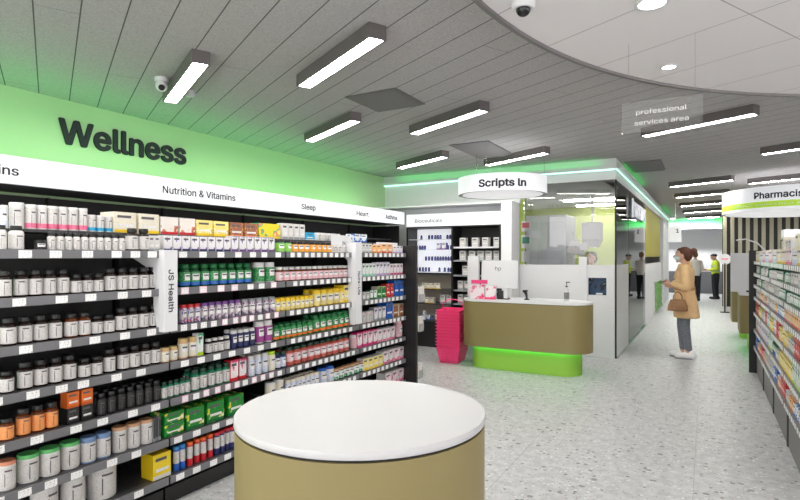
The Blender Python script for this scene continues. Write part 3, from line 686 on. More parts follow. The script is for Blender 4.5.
def product_meshes(kind, w):
    w = round(w / .004) * .004; key = (kind, w)
    if key in _cache: return _cache[key]
    form, noun, desc, h, m0, m1, m2, *rest = K[kind]
    m3 = rest[0] if rest else m2; n = 18; out = []
    if form == 'B':
        r = w / 2 * .97; hb = h * .70
        q = MB(); q.lathe([(r * .94, 0), (r, .004), (r, hb), (r * .82, h * .78), (r * .66, h * .8), (r * .66, h * .84)], n)
        out.append(('body', q.mesh(kind, [m0])))
        q = MB(); q.lathe([(r * .76, h * .81), (r * .78, h * .82), (r * .78, h * .985), (r * .72, h)], n); out.append(('cap', q.mesh(kind + '_cap', [m1])))
        LT = h * .66
        q = MB(); q.lathe([(r * 1.012, h * .07), (r * 1.012, h * .22), (r * 1.012, h * .66)], n, mi=[1 if rest else 0, 0], cap0=False, cap1=False); prints(q, kind, r * 1.02, h * .07, LT); out.append(('label', q.mesh(kind + '_label', [m2, m3, pw, pd])))
    elif form in 'JT' :
        r = w / 2 * .95; lid = h * (.82 if form == 'J' else .87)
        q = MB(); q.lathe([(r * .95, 0), (r, .005), (r, lid - .008), (r * .93, lid)], n, mi=0); out.append(('body', q.mesh(kind, [m0])))
        k = .92 if form == 'J' else 1.0
        q = MB(); q.lathe([(r * k * 1.0, lid), (r * k * 1.015, lid + .002), (r * k * 1.015, h - .004), (r * k * .95, h)], n); out.append(('lid', q.mesh(kind + '_lid', [m1])))
        LT = lid * .92
        q = MB(); q.lathe([(r * 1.012, h * .06), (r * 1.012, h * .25), (r * 1.012, lid * .92)], n, mi=[1 if rest else 0, 0], cap0=False, cap1=False); prints(q, kind, r * 1.02, h * .07, LT); out.append(('label', q.mesh(kind + '_label', [m2, m3, pw, pd])))
    elif form == 'U':
        r = min(w / 2 * .9, .02)
        q = MB(); q.lathe([(r, 0), (r, h * .88)], 14); out.append(('body', q.mesh(kind, [m0])))
        q = MB(); q.lathe([(r * 1.08, h * .88), (r * 1.08, h * .985), (r, h)], 14); out.append(('cap', q.mesh(kind + '_cap', [m1])))
        q = MB(); q.lathe([(r * 1.01, h * .3), (r * 1.01, h * .8)], 14, cap0=False, cap1=False); out.append(('label', q.mesh(kind + '_label', [m2])))
    else:
        d = min(.14, max(.05, w * .9)); a = w * .47; e = .0015
        q = MB(); q.box(-d, 0, -a, a, 0, h, 0); me = q.mesh(kind, [m1])
        out.append(('body', me))
        q = MB(); q.box(-e, e, -a + .001, a - .001, h * .16, h * .98); 
        if h > .06 and kind not in ('boxdark', 'boxphoto', 'boxgreenyel'): q.box(e, e * 1.5, -a * .75, a * .5, h * .72, h * .84, 1); q.box(e, e * 1.5, -a * .7, a * .7, h * .3, h * .42, 2)
        out.append(('front_print', q.mesh(kind + '_front', [m0, pd, pw])))
        q = MB(); q.box(-e, e, -a + .001, a - .001, .002, h * .16); out.append(('foot_band', q.mesh(kind + '_band', [m2])))
    _cache[key] = (form, out); return _cache[key]
ORD = 'first second third fourth fifth sixth seventh eighth ninth tenth eleventh twelfth thirteenth fourteenth fifteenth sixteenth seventeenth eighteenth nineteenth twentieth'.split()
TENS = {20: 'twenty', 30: 'thirty', 40: 'forty', 50: 'fifty', 60: 'sixty'}
def ordw(n):
    if n <= 20: return ORD[n - 1]
    t, u = divmod(n, 10)
    return ({30: 'thirtieth', 40: 'fortieth', 50: 'fiftieth'}[n] if u == 0 else TENS[t * 10] + '-' + ORD[u - 1])
_joined = {}
def joined(kind, w):
    """one mesh for products too small in the picture to show parts"""
    form, parts = product_meshes(kind, w); key = (kind, round(w / .004))
    if key in _joined: return _joined[key]
    bm = bmesh.new(); mats = []
    for _, me in parts:
        n0 = len(bm.faces); bm.from_mesh(me); bm.faces.ensure_lookup_table(); off = len(mats); mats += list(me.materials)
        for f in bm.faces[n0:]: f.material_index += off
    me = bpy.data.meshes.new(kind); bm.to_mesh(me); bm.free()
    for m in mats: me.materials.append(m)
    _joined[key] = me; return me
_protos = {}
def place(kind, w, loc, rz, label, group, detailed):
    noun = K[kind][1]; key = (kind, round(w / .004), detailed)
    cat = {'carton': 'box', 'vitamin_bottle': 'bottle', 'lotion_bottle': 'bottle', 'tablet_tube': 'tube'}.get(noun, 'jar' if 'jar' in noun else 'tub')
    if key in _protos:
        o = copy_thing(_protos[key], loc, rz); o['label'] = label; o['group'] = group; return o
    if detailed:
        form, parts = product_meshes(kind, w)
        o = link(noun, parts[0][1], None, loc, rz)
        for nm, me in parts[1:]: link(nm, me, o)
    else:
        o = link(noun, joined(kind, w), None, loc, rz)
    tag(o, label, cat, group); _protos[key] = o
    return o
SHN = ['top ledge', 'top shelf', 'second shelf', 'third shelf', 'fourth shelf', 'fifth shelf', 'sixth shelf', 'lowest shelf']
ROWS = {
    0: [(1.314, 1.348, 1, 'tubblue'), (1.352, 1.419, 1, 'tubbig'), (1.423, 1.734, 6, 'tubpink'), (1.734, 1.878, 3, 'tubcyan'), (1.884, 2.19, 2, 'boxcream'), (2.19, 2.463, 2, 'boxphoto'), (2.463, 2.75, 2, 'boxyellow'), (2.75, 3.036, 2, 'boxbrown'), (3.036, 3.291, 1, 'boxgreenyel'), (3.303, 3.589, 4, 'boxwhite'), (3.589, 3.723, 1, 'boxteal'), (3.723, 4.077, 5, 'jarwhite'), (4.322, 4.552, 2, 'boxblue')],
    1: [(1.297, 1.344, 1, 'wide'), (1.348, 1.419, 1, 'wide'), (1.465, 1.522, 1, 'jarblack'), (1.527, 1.957, 10, 'small'), (1.963, 2.114, 2, 'dark'), (2.114, 2.19, 2, 'boxwhites'), (2.212, 2.768, 8, 'boxmulti'), (2.768, 3.222, 6, 'boxviolet'), (3.234, 3.399, 2, 'jargreen'), (3.399, 3.939, 7, 'jarorange'), (3.939, 4.254, 4, 'jarwhite'), (4.461, 4.645, 3, 'boxwhites'), (4.645, 4.82, 2, 'boxorange'), (4.82, 5.069, 2, 'boxpeach'), (5.069, 5.292, 3, 'boxlilac')],
    2: [(1.305, 1.365, 1, 'dark'), (1.37, 1.638, 4, 'dark'), (1.643, 1.825, 3, 'darks'), (1.83, 2.176, 5, 'dark'), (2.33, 2.954, 8, 'green'), (2.974, 3.199, 2, 'whitegreen'), (3.222, 4.254, 14, 'pinkwhite'), (4.461, 4.722, 4, 'boxmint'), (4.722, 5.005, 4, 'boxlilact'), (5.005, 5.292, 4, 'boxmagenta')],
    3: [(1.314, 1.602, 4, 'dark'), (1.612, 1.751, 2, 'ambercap'), (1.751, 1.89, 2, 'darks'), (1.896, 2.176, 4, 'dark'), (2.33, 2.496, 3, 'redlid'), (2.496, 2.854, 6, 'violetlid'), (2.854, 3.211, 5, 'mixlid'), (3.211, 3.682, 8, 'yellows'), (3.682, 4.14, 5, 'yellowt'), (4.14, 4.271, 1, 'boxyellowt'), (4.461, 4.607, 2, 'boxgrey'), (4.607, 4.741, 2, 'boxgreenw'), (4.741, 4.922, 2, 'boxgreenc'), (4.922, 5.091, 2, 'boxred'), (5.091, 5.315, 2, 'boxbluet')],
    4: [(1.309, 1.374, 1, 'darks'), (1.387, 1.675, 4, 'dark'), (1.685, 1.819, 2, 'darks'), (1.825, 1.896, 1, 'dark'), (1.908, 2.19, 4, 'dark'), (2.19, 2.314, 2, 'beiges'), (2.322, 2.463, 2, 'beige'), (2.471, 2.529, 1, 'boxgreenl'), (2.538, 2.75, 4, 'blackwhite'), (2.759, 2.994, 4, 'navy'), (2.994, 3.177, 2, 'bigwhite'), (3.188, 3.669, 7, 'greenors'), (3.669, 4.205, 6, 'greenor'), (4.221, 4.683, 5, 'smallpink'), (4.683, 4.922, 3, 'boxgreyt'), (4.922, 5.069, 1, 'boxbluet'), (5.069, 5.315, 2, 'boxbrownt')],
    5: [(1.309, 1.374, 1, 'ambers'), (1.383, 1.581, 3, 'amber'), (1.622, 1.773, 2, 'orangebox'), (1.784, 2.19, 7, 'black'), (2.197, 2.415, 5, 'tealgs'), (2.415, 2.75, 5, 'tealg'), (2.759, 2.923, 2, 'boxredw'), (2.923, 3.133, 3, 'bluew'), (3.133, 3.211, 1, 'lime'), (3.211, 3.338, 2, 'bluered'), (3.338, 4.205, 10, 'pinkred'), (4.254, 4.373, 1, 'jarpink'), (4.373, 4.761, 4, 'boxpinkw'), (4.761, 5.113, 4, 'boxpinkt'), (5.113, 5.338, 2, 'pinkbottle')],
    6: [(1.301, 1.383, 1, 'tubpeach'), (1.387, 1.691, 3, 'tubgreen'), (1.696, 1.866, 2, 'tubblue2'), (1.878, 2.134, 3, 'tubpeach2'), (2.141, 2.197, 3, 'boxdark'), (2.212, 2.376, 1, 'boxgreenst'), (2.384, 2.538, 1, 'boxgreenb'), (2.546, 2.713, 1, 'boxgreenb'), (2.731, 2.903, 1, 'boxgreenb'), (3.122, 3.303, 2, 'tubcream'), (3.338, 3.765, 7, 'whitecap'), (3.765, 3.969, 2, 'bluecap'), (3.969, 4.461, 6, 'beigejar'), (4.479, 4.86, 4, 'boxyelw'), (4.86, 5.315, 4, 'boxpinkt')],
    7: [(1.446, 1.581, 1, 'tubxl'), (1.591, 1.723, 1, 'tubxl'), (1.734, 1.896, 1, 'tubxl'), (2.134, 2.277, 1, 'boxyelbig'), (2.285, 2.376, 2, 'tubeblue'), (2.384, 2.606, 4, 'tubeorange'), (2.615, 2.797, 4, 'tubenavy'), (4.901, 5.315, 3, 'boxpinkt')],
}

f_, s_ = 540 / math.hypot(540, 306), 306 / math.hypot(540, 306)
def depth_of(x, y): return -s_ * x + f_ * y
for sh, runs in ROWS.items():
    count = {}
    z = 1.715 if sh == 0 else SH[sh - 1]
    for y0, y1, n, kind in runs:
        w = (y1 - y0) / n; form, noun, desc, h, *_ = K[kind]
        for i in range(n):
            y = y0 + (i + .5) * w; xf = -2.955 if sh else (-3.18)
            c = count[kind] = count.get(kind, 0) + 1
            place_txt = SHN[sh]
            det = y < 3.4
            wd = w * (1.0 if sh else 1.05)
            x = xf - (w / 2 if form in ('B', 'J', 'T', 'U') else 0) + rnd.uniform(-.006, .004)
            lab = '%s %s from left on %s, left shelving' % (ordw(c), desc, place_txt)
            tot = sum(r[2] for r in runs if r[3] == kind)
            if tot == 1: lab = '%s on %s, left shelving' % (desc, place_txt)
            g = '%ss on %s, left shelving' % (desc, place_txt)
            rz = rnd.uniform(-.05, .05) if form in ('X', 'XX') else rnd.uniform(-.3, .3)
            y *= -x / 2.96; wd *= -x / 2.96 * .955
            if form in ('X', 'XX'): wd = wd * .96
            place('blackcard' if kind == 'orangebox' else kind, wd, (x, y, z + .0005), rz, ('lower ' if form == 'XX' else '') + (lab if kind != 'orangebox' else lab.replace('orange and black', 'black')), g, det)
            if form == 'XX':
                place(kind, wd, (x + .001, y, z + h + .001), rz, 'upper ' + lab.replace('orange and black', 'orange'), g, det)
            y /= 1
            # a second row behind, where the photograph shows caps behind the front ones
            if kind in ('green', 'pinkwhite', 'yellows', 'yellowt', 'greenor', 'greenors', 'tealg', 'pinkred', 'navy', 'bluew', 'whitecap', 'black', 'dark') and sh >= 2 and (kind != 'dark' or sh >= 5):
                place(kind, wd, (x - w * 1.1, y + w * .1, z + .0005), rz, lab.replace(' from left on', ' in second row back,'), g + ', behind', False)

# ------------------------------------------------------------------ right shelving run
SR = [1.50, 1.345, 1.19, 1.03, .82, .60, .37]
XR = .56
rail_light = mat('pale price rail', (122, 126, 128), .35)
mintrail = mat('mint price rail', (130, 190, 160), .4)
rb = [(3.3, 4.36), (4.38, 5.44), (5.46, 6.52), (6.54, 7.6), (7.62, 8.64)]
rn = ['right shelving bay closest to the camera, out of frame', 'right shelving bay cut by the edge of the photo', 'right shelving bay, third from the black end panel',
      'right shelving bay, second from the black end panel', 'right shelving bay next to the black end panel']
for bi, (a, b) in enumerate(rb):
    if bi == 0: continue
    L = b - a; t = thing('shelving_bay', rn[bi], 'shelving', (XR, a, 0), group='bays of the right shelving run')
    q = MB(); q.box(.50, .52, 0, L, 0, 1.62); q.obj('back_panel', mat('charcoal back', (52, 50, 50), .6), t)
    q = MB(); q.box(.03, .50, 0, L, 0, .30); q.obj('kick_plate', mat('grey kick plate', (118, 116, 116), .5), t)
    q = MB(); q.box(.022, .03, -.03, .03, 0, .30); q.obj('kick_joint', black, t)
    q = MB(); q.box(.46, .52, -.001, .02, 0, 1.62); q.obj('upright', black, t)
    q = MB(); q.box(.18, .52, 0, L, 1.62, 1.632); q.obj('top_board', rail_light, t)
    for si, z in enumerate(SR):
        q = MB(); q.box(.0, .5, .0, L, z - .015, z); s = q.obj('shelf', rail_light, t)
        q = MB(); q.box(-.004, 0, 0, L, z - .042, z + .004); q.obj('price_rail', mintrail if si == 0 and bi in (2, 3) else rail_light, s)
        yy = .06
        while yy < L - .04 and bi:
            q = MB(); q.box(-.006, -.004, -.027, .027, -.018, .018); q.obj('price_ticket', ticket, s, (0, yy, z - .02)); yy += .085 + rnd.random() * .03
t = thing('shelving_gable', 'black gable closing the far end of the right shelving', 'shelf end', (.505, 8.66, 0))
q = MB(); q.box(0, .62, 0, .045, 0, 1.645); q.obj('board', black, t, bevel=.004)
RK = [['boxcream', 'boxpinkt', 'whitecap', 'boxmint', 'boxwhites'], ['boxpeach', 'boxpinkt', 'boxgreenw', 'boxwhites', 'jarpink'], ['boxpeach', 'boxwhites', 'boxgreenc', 'smallpink', 'boxpinkt'],
      ['boxblue', 'boxwhites', 'bluew', 'boxpinkt', 'boxpeach'], ['boxred', 'boxmint', 'jarpink', 'boxwhites', 'boxyellow'], ['boxyellow', 'boxlilact', 'green', 'boxpinkt', 'boxwhites', 'boxgreenl'],
      ['boxblue', 'boxorange', 'boxred', 'boxwhites', 'boxbluet', 'boxpeach']]
for si, z in enumerate(SR):
    y = 4.42; cnt = {}; runs = []
    room = (SR[si - 1] - z - .06) if si else .2
    while y < 8.5:
        kind = rnd.choice(RK[si]); k = rnd.randint(2, 5); w = {'B': .062, 'J': .066, 'T': .09}.get(K[kind][0], .085)
        for _ in range(k):
            if y + w > 8.6: break
            if not any(a < y + w + .01 and y < a + .012 for a, b in rb[1:] if False):
                runs.append((kind, y + w / 2, w))
            y += w + .004
    for kind, yy, w in runs:
        if K[kind][3] > room + .001 and si: 
            kind = {'boxred': 'boxwhites', 'boxbluet': 'boxblue', 'boxgreenl': 'boxgreenw', 'boxpinkt': 'boxpeach', 'boxlilact': 'boxlilac', 'boxmint': 'boxgreenw', 'bluew': 'jarwhite', 'green': 'ambers', 'jarpink': 'smallpink', 'whitecap': 'jarwhite', 'boxgreenc': 'boxgreenw', 'boxcream': 'boxwhites', 'boxyellow': 'boxorange'}.get(kind, kind)
            if K[kind][3] > room + .001: kind = 'jarwhite'
        form, noun, desc, h, *_ = K[kind]; c = cnt[kind] = cnt.get(kind, 0) + 1
        xx = XR + .012 + (w / 2 if form in 'BJTU' else .0) + .006
        place(kind, w * .95, (xx, yy, z + .0005), PI + rnd.uniform(-.06, .06), '%s %s from near end, %s shelf of right shelving' % (ordw(c), desc, ORD[si]), '%ss on %s shelf, right shelving' % (desc, ORD[si]), False)
for i, (y, kd, w) in enumerate([(5.0, 'boxblue', .2), (5.25, 'boxblue', .2), (6.45, 'boxcream', .25), (6.75, 'boxcream', .25), (7.05, 'boxcream', .25), (7.62, 'boxwhites', .2), (7.86, 'boxwhites', .2), (8.3, 'boxcream', .22)]):
    o = place(kd, w, (XR + .28, y, 1.633), PI, '%s %s counted from the near end on top of the right shelving' % (ordw(i + 1), K[kd][2]), 'cartons on top of the right shelving', False)
    o.scale = (1.2, 1, 1.35)
# end fixture with lightbox behind the right run
t = thing('end_fixture', 'black display fixture with a small white lightbox behind the right shelving', 'display unit', (.92, 8.95, 0))
q = MB(); q.box(0, 1.6, 0, .4, 0, 1.80); q.obj('body', black, t, bevel=.004)
q = MB(); q.box(0, 1.6, -.02, .3, 1.805, 1.93); q.obj('lightbox', backlit, t)

# ------------------------------------------------------------------ skincare alcove
t = thing('skincare_unit', 'skincare shelving with white Bioceuticals header set in the back wall', 'shelving', (-4.6, 8.34, 0))
dk = black
q = MB(); q.box(0, 1.73, .01, .10, 2.08, 2.295); hb = q.obj('header', backlit, t)
put_text('lettering', 'Bioceuticals', .115, (.43, -.002 + .01, 2.15), 0, mat('grey lettering', (36, 36, 38), .5), t, width=.52, depth=.001)
q = MB(); q.box(0, 1.73, .385, .40, 0, 2.08); q.obj('back_panel', dk, t)
q = MB(); q.box(0, 1.73, .02, .385, 2.06, 2.08); q.obj('top_board', dk, t)
for x in (0, .86, 1.70): q = MB(); q.box(x, x + .03, .01, .385, 0, 2.06); q.obj('upright', dk, t)
q = MB(); q.box(.03, .86, .37, .384, 1.27, 2.05); q.obj('light_panel', mat('backlit case', (240, 241, 246), .4, emit=.55), t)
q = MB(); q.box(.03, .86, .37, .384, .47, 1.24); q.obj('cream_panel', mat('beige back', (204, 192, 178), .6), t)
q = MB(); q.box(.03, 1.70, .03, .38, 0, .44); q.obj('plinth', dk, t)
for z in (1.86, 1.68, 1.49, 1.30): q = MB(); q.box(.03, .86, .04, .37, z - .008, z); q.obj('shelf', mat('white shelf', (240, 242, 246), .3), t)
for z in (1.26, 1.0, .75, .46): q = MB(); q.box(.03, .86, .03, .37, z - .016, z - (.012 if z == 1.26 else 0)); q.obj('shelf', darkgrey, t)
for z in (1.72, 1.50, 1.25, 1.0, .77, .46): q = MB(); q.box(.89, 1.70, .03, .38, z - .02, z); s = q.obj('shelf', dk, t); q = MB(); q.box(.90, 1.69, .024, .03, z - .022, z + .004); q.obj('shelf_edge', cgy if z < 1.7 else white, s)
K['serum'] = ('B', 'serum_bottle', 'small navy serum bottle', .075, cnv, C('violet cap', (60, 56, 120)), label_mat('serum label', (70, 72, 130), (200, 200, 230), 160, .5))
K['serumbox'] = ('X', 'carton', 'violet carton', .12, lil, C('violet card', (96, 84, 168)), cpu)
K['whitecarton'] = ('X', 'carton', 'plain white square-faced carton', .155, paper, cw, cw)
K['creamcarton'] = ('X', 'carton', 'cream skincare carton', .10, crl, crl, cy)
K['gridbox'] = ('X', 'carton', 'white gift carton', .15, paper, cw, cgy)
def alc(kind, x, z, w, label, grp): return place(kind, w, (-4.6 + x, 8.34 + .10, z + .0005), -PI / 2, label, grp, False)
cn = 0
for zi, (z, xs) in enumerate([(1.86, [.25, .40, .46, .52, .57, .62, .75, .80]), (1.68, [.16, .22, .27, .32, .76, .82]), (1.49, [.34, .40, .46, .52, .57, .62, .67, .72, .77, .82]), (1.30, [.16, .22, .28, .34, .40, .60, .70, .77, .82])]):
    for i, x in enumerate(xs): alc('serum', x, z, .045, '%s navy serum bottle from left on %s shelf of the lit skincare case' % (ordw(i + 1), ORD[zi]), 'serum bottles in the lit case')
for i, x in enumerate((.58, .68)): alc('serumbox', x, 1.68, .09, '%s violet carton among the serum bottles in the lit case' % ['left', 'right'][i], 'violet cartons in the lit case')
for i, x in enumerate((.30, .39, .48, .57)): alc('creamcarton', x, 1.0, .085, '%s cream carton from left below the lit skincare case' % ORD[i], 'cream cartons below the lit case')
for i, x in enumerate((.36, .45)): alc('creamcarton', x, .75, .085, '%s low cream carton on the beige skincare shelf' % ['left', 'right'][i], 'cream cartons low on the beige shelf')
for i, x in enumerate((.66, .78)): alc('gridbox', x, .75, .10, '%s white carton beside the pink baskets on the beige shelf' % ['left', 'right'][i], 'white cartons on the beige shelf')
kk = ['boxblue', 'serum', 'bluew', 'boxblue', 'serum', 'boxcream', 'jarwhite', 'boxyellow', 'jarwhite']
for i, kd in enumerate(kk): alc(kd, .14 + i * .082, .46, .07 if kd != 'serum' else .05, '%s from left on bottom skincare shelf, %s' % (ORD[i], K[kd][2]), 'items on the bottom skincare shelf')
for i, x in enumerate((1.03, 1.25, 1.43, 1.63)): alc('whitecarton', x, 1.72, .115, '%s white carton from left on the top black skincare shelf' % ORD[i], 'white cartons on the black skincare shelves')
for i, x in enumerate((1.03, 1.20, 1.35, 1.49, 1.63)): alc('whitecarton', x, 1.50, .115, '%s white carton from left on the second black skincare shelf' % ORD[i], 'white cartons on the black skincare shelves')
alc('whitecarton', 1.08, 1.25, .115, 'single white carton on the third black skincare shelf', 'white cartons on the black skincare shelves')
for zi, z in enumerate((1.0, .77)):
    for i, x in enumerate((.99, 1.11)): alc('gridbox', x, z, .105, '%s white gift carton on the %s grid shelf beside the counter display' % (['left', 'right'][i], ['upper', 'lower'][zi]), 'white gift cartons')

# ------------------------------------------------------------------ counters
def stadium(x0, x1, y0, y1, r, n=14):
    out = []
    for cx, cy, a0 in ((x1 - r, y1 - r, 0), (x0 + r, y1 - r, 90), (x0 + r, y0 + r, 180), (x1 - r, y0 + r, 270)):
        for i in range(n + 1):
            a = math.radians(a0 + 90 * i / n); out.append((cx + r * math.cos(a), cy + r * math.sin(a)))
    return out
def counter(label, x0, x1, y0, y1, r, ztop=.95, bodym=olive, inset=.14, led=True):
    t = thing('service_counter', label, 'counter', ((x0 + x1) / 2, (y0 + y1) / 2, 0))
    a, b = (x1 - x0) / 2, (y1 - y0) / 2
    q = MB(); q.prism(stadium(-a, a, -b, b, r), .305, ztop - .035, 0, True); q.obj('body', bodym, t)
    q = MB(); q.prism(stadium(-a + .012, a - .012, -b + .012, b - .012, r - .012), ztop - .035, ztop - .028, 0, True); q.obj('shadow_gap', black, t)
    q = MB(); q.prism(stadium(-a, a, -b, b, r), ztop - .028, ztop, 0, True); q.obj('worktop', white, t, bevel=.003)
    i = inset
    q = MB(); q.prism(stadium(-a + i, a - i, -b + i * .55, b - i * .55, max(r - i * .55, .05)), 0, .305, 0, True); q.obj('plinth', lime, t)
    if led:
        o1 = stadium(-a + i - .03, a - i + .03, -b + i * .55 - .03, b - i * .55 + .03, max(r - i * .55 + .03, .05)); o2 = stadium(-a + i - .012, a - i + .012, -b + i * .55 - .012, b - i * .55 + .012, max(r - i * .55 + .012, .05))
        q = MB(); q.quadgrid([[(x, y, .300) for x, y in o1], [(x, y, .300) for x, y in o2]], True, 0); q.quadgrid([[(x, y, .304) for x, y in o1], [(x, y, .304) for x, y in o2]], True, 0)
        q.obj('led_strip', mat('counter led', (40, 255, 120), .4, emit=5, ergb=(0, 255, 150)), t)
    return t
counter('long olive counter with white top and green-lit plinth under the Scripts In sign', -3.08, -1.29, 7.07, 7.72, .31, ztop=.962)
counter('olive service counter with white screen just beyond the right shelving', .48, 1.6, 10.42, 11.25, .12)
counter('second olive service counter further down behind the right shelving', .43, 1.5, 12.1, 12.9, .12, bodym=olive)
t = thing('privacy_screen', 'white privacy screen on the service counter beyond the right shelving', 'screen', (.90, 11.0, .95))
q = MB(); q.box(-.53, .5, -.015, .015, 0, .67); q.obj('panel', white, t, bevel=.004)
q = MB(); q.box(-.30, -.26, -.02, .02, 0, .03); q.obj('foot', black, t)
t = thing('gooseneck_lamp', 'thin white arched gooseneck lamp over the privacy screen', 'lamp', (.95, 10.65, .95))
q = MB(); q.tube([(0, 0, 0), (0, 0, .45), (-.08, 0, .68), (-.22, 0, .84), (-.38, 0, .90), (-.47, 0, .89)], .011, 8); q.obj('stem', white, t)
q = MB(); q.lathe([(.06, 0), (.06, .015)], 16); q.obj('base', white, t)
q = MB(); q.ball((-.48, 0, .885), (.035, .02, .014)); q.obj('lamp_head', white, t)
# round display table, foreground
t = thing('round_display_plinth', 'large round olive plinth with a white top in the foreground', 'table', (-1.222, 1.838, 0))
R_ = .499
q = MB(); q.lathe([(R_ - .003, 0), (R_ - .003, .913)], 128); q.obj('body', olive, t)
q = MB(); q.lathe([(R_ - .012, .913), (R_ - .012, .923)], 128); q.obj('shadow_gap', black, t)
q = MB(); q.lathe([(R_ - .002, .923), (R_, .925), (R_, .948), (R_ - .002, .95)], 128); q.obj('top', mat('white table top', (202, 201, 203), .45), t)

# ------------------------------------------------------------------ shopping baskets
bpink = mat('pink basket plastic', (255, 72, 138), .4)
def basket_mesh(full):
    q = MB(); z0, z1 = (0, .22)
    def rect(z):
        k = z / .22; hx = .135 + .035 * k; hy = .19 + .04 * k; return hx, hy
    def ring(za, zb, th=.004, ext=0.0):
        a = rect(za); b = rect(zb)
        for sx in (-1, 1):
            x0 = sx * (a[0] + ext); q.box(x0 - th, x0 + th, -a[1] - ext - th, a[1] + ext + th, za, zb)
        for sy in (-1, 1):
            y0 = sy * (a[1] + ext); q.box(-a[0] - ext + th, a[0] + ext - th, y0 - th, y0 + th, za, zb)
    ring(.185, .222, .004, .004); ring(.214, .222, .012, .01)
    if full:
        q.box(-.135, .135, -.19, .19, 0, .008)
        for z in (.008, .04, .072, .104, .136, .166): ring(z, z + .017)
        for i in range(9):
            f = -1 + i / 4
            for sy in (-1, 1):
                q.tube([(f * .133, sy * .19, 0), (f * .168, sy * .228, .2)], .005, 5)
            for sx in (-1, 1):
                q.tube([(sx * .135, f * .188, 0), (sx * .168, f * .226, .2)], .005, 5)
    return q.mesh('basket', [bpink])
bm_full, bm_rim = basket_mesh(True), basket_mesh(True)
def handle_mesh(up):
    q = MB(); pts = []
    for i in range(13):
        a = PI * i / 12; x = .165 * math.cos(a); h = .16 * math.sin(a) ** .6
        pts.append((x, (0 if up else -h), .205 + (h if up else .02)))
    q.tube(pts, .007, 6); return q.mesh('handle', [bpink])
NB = 13
for i in range(NB):
    o = link('shopping_basket', bm_full, None, (-3.30, 7.42, .003 + i * .046), .12)
    lab = 'pink basket, %s' % ('lowest of the stack beside the olive counter' if i == 0 else 'topmost of the stack beside the olive counter' if i == NB - 1 else '%s from the bottom of the stack beside the olive counter' % ORD[i])
    tag(o, lab, 'basket', 'stacked pink shopping baskets')
    h = link('handle', handle_mesh(i == NB - 1) if i in (0, NB - 1) else hflat, o)
    if i == 0: hflat = h.data

# ------------------------------------------------------------------ things on the long counter
alu = mat('silver plastic', (220, 221, 223), .35)
t = thing('desktop_monitor', 'silver computer monitor seen from behind on the olive counter', 'monitor', (-2.60, 7.5, .962), math.radians(8))
q = MB(); o = MB(); o.box(-.265, .265, -.012, .012, -.06, .345); sc_ = o.obj('screen_back', alu, t, (0, 0, .20), bevel=.005); sc_.rotation_euler = (math.radians(-8), 0, 0)
me = text_mesh('hp', .11, depth=.0008, width=.085); me.materials.clear(); me.materials.append(mat('dark logo', (70, 72, 76), .4))
link('logo', me, sc_, (-.02, -.0135, .20))
q = MB(); q.box(-.03, .03, .02, .035, .01, .36); q.obj('stand', black, t)
q = MB(); q.box(-.11, .11, -.03, .14, 0, .012); q.obj('stand_base', black, t)
t = thing('small_printer', 'small black and white receipt device under the monitor', 'printer', (-2.50, 7.34, .962))
q = MB(); q.box(-.06, .10, -.05, .05, .0, .013); q.obj('base', black, t)
q = MB(); q.box(-.05, .02, -.03, .03, .013, .12); q.obj('body', mat('dark device', (50, 50, 54), .4), t)
q = MB(); q.box(.025, .08, -.02, .02, .013, .15); q.obj('paper_holder', white, t)
t = thing('barcode_scanner', 'black handheld scanner in its cradle right of the monitor', 'scanner', (-2.17, 7.4, .962))
q = MB(); q.lathe([(.04, 0), (.035, .01), (.014, .02), (.012, .05)], 16); q.obj('cradle', black, t)
q = MB(); q.tube([(0, 0, .04), (-.005, 0, .08), (-.02, -.01, .11)], [.016, .018, .024], 10); q.box(-.045, .01, -.04, .02, .105, .135); q.obj('body', black, t)
t = thing('hand_sanitiser', 'grey pump bottle of sanitiser at the right end of the olive counter', 'bottle', (-1.63, 7.42, .962))
q = MB(); q.lathe([(.035, 0), (.036, .01), (.036, .15), (.014, .175), (.014, .19)], 16); q.obj('body', mat('translucent grey', (208, 210, 212), .3), t)
q = MB(); q.lathe([(.016, .19), (.016, .205), (.005, .207), (.005, .25)], 12); q.box(-.008, .045, -.008, .008, .25, .262); q.obj('pump', black, t)
q = MB(); q.lathe([(.0365, .03), (.0365, .12)], 16, cap0=False, cap1=False); q.obj('label', label_mat('sanitiser label', (110, 110, 112), (230, 230, 230), 120), t)
t = thing('counter_display_stand', 'white and pink cardboard display with a pink header on the counter', 'display box', (-2.82, 7.22, .963), math.radians(10))
q = MB(); q.box(-.10, .10, -.04, .06, 0, .20, 0); q.obj('case', blotch_mat('pink white case', [(240, 228, 232), (236, 170, 190), (230, 60, 120), (240, 236, 236)], 12), t)
q = MB(); q.box(-.085, .145, -.05, -.035, .215, .27); q.obj('header_card', C('hot pink card', (234, 70, 128)), t)
t = thing('leaflet_box', 'small white and pink box right beside the counter display', 'display box', (-2.63, 7.24, .963), math.radians(6))
q = MB(); q.box(-.075, .07, -.04, .04, 0, .19, 0); q.obj('case', blotch_mat('pink white art', [(242, 236, 238), (240, 210, 218), (226, 80, 130), (240, 240, 240)], 14), t)
q = MB(); q.box(-.085, .08, -.047, -.041, 0, .03); q.obj('front_strip', C('hot pink card', (234, 70, 128)), t)
t = thing('white_display_tower', 'tall plain white tower between the skincare shelves and the monitor', 'display unit', (-3.14, 7.86, 0))
q = MB(); q.box(-.09, .09, -.03, .03, 0, 1.57); q.obj('board', white, t, bevel=.003); q = MB(); q.box(-.16, .16, -.1, .1, 0, .012); q.obj('base', white, t)

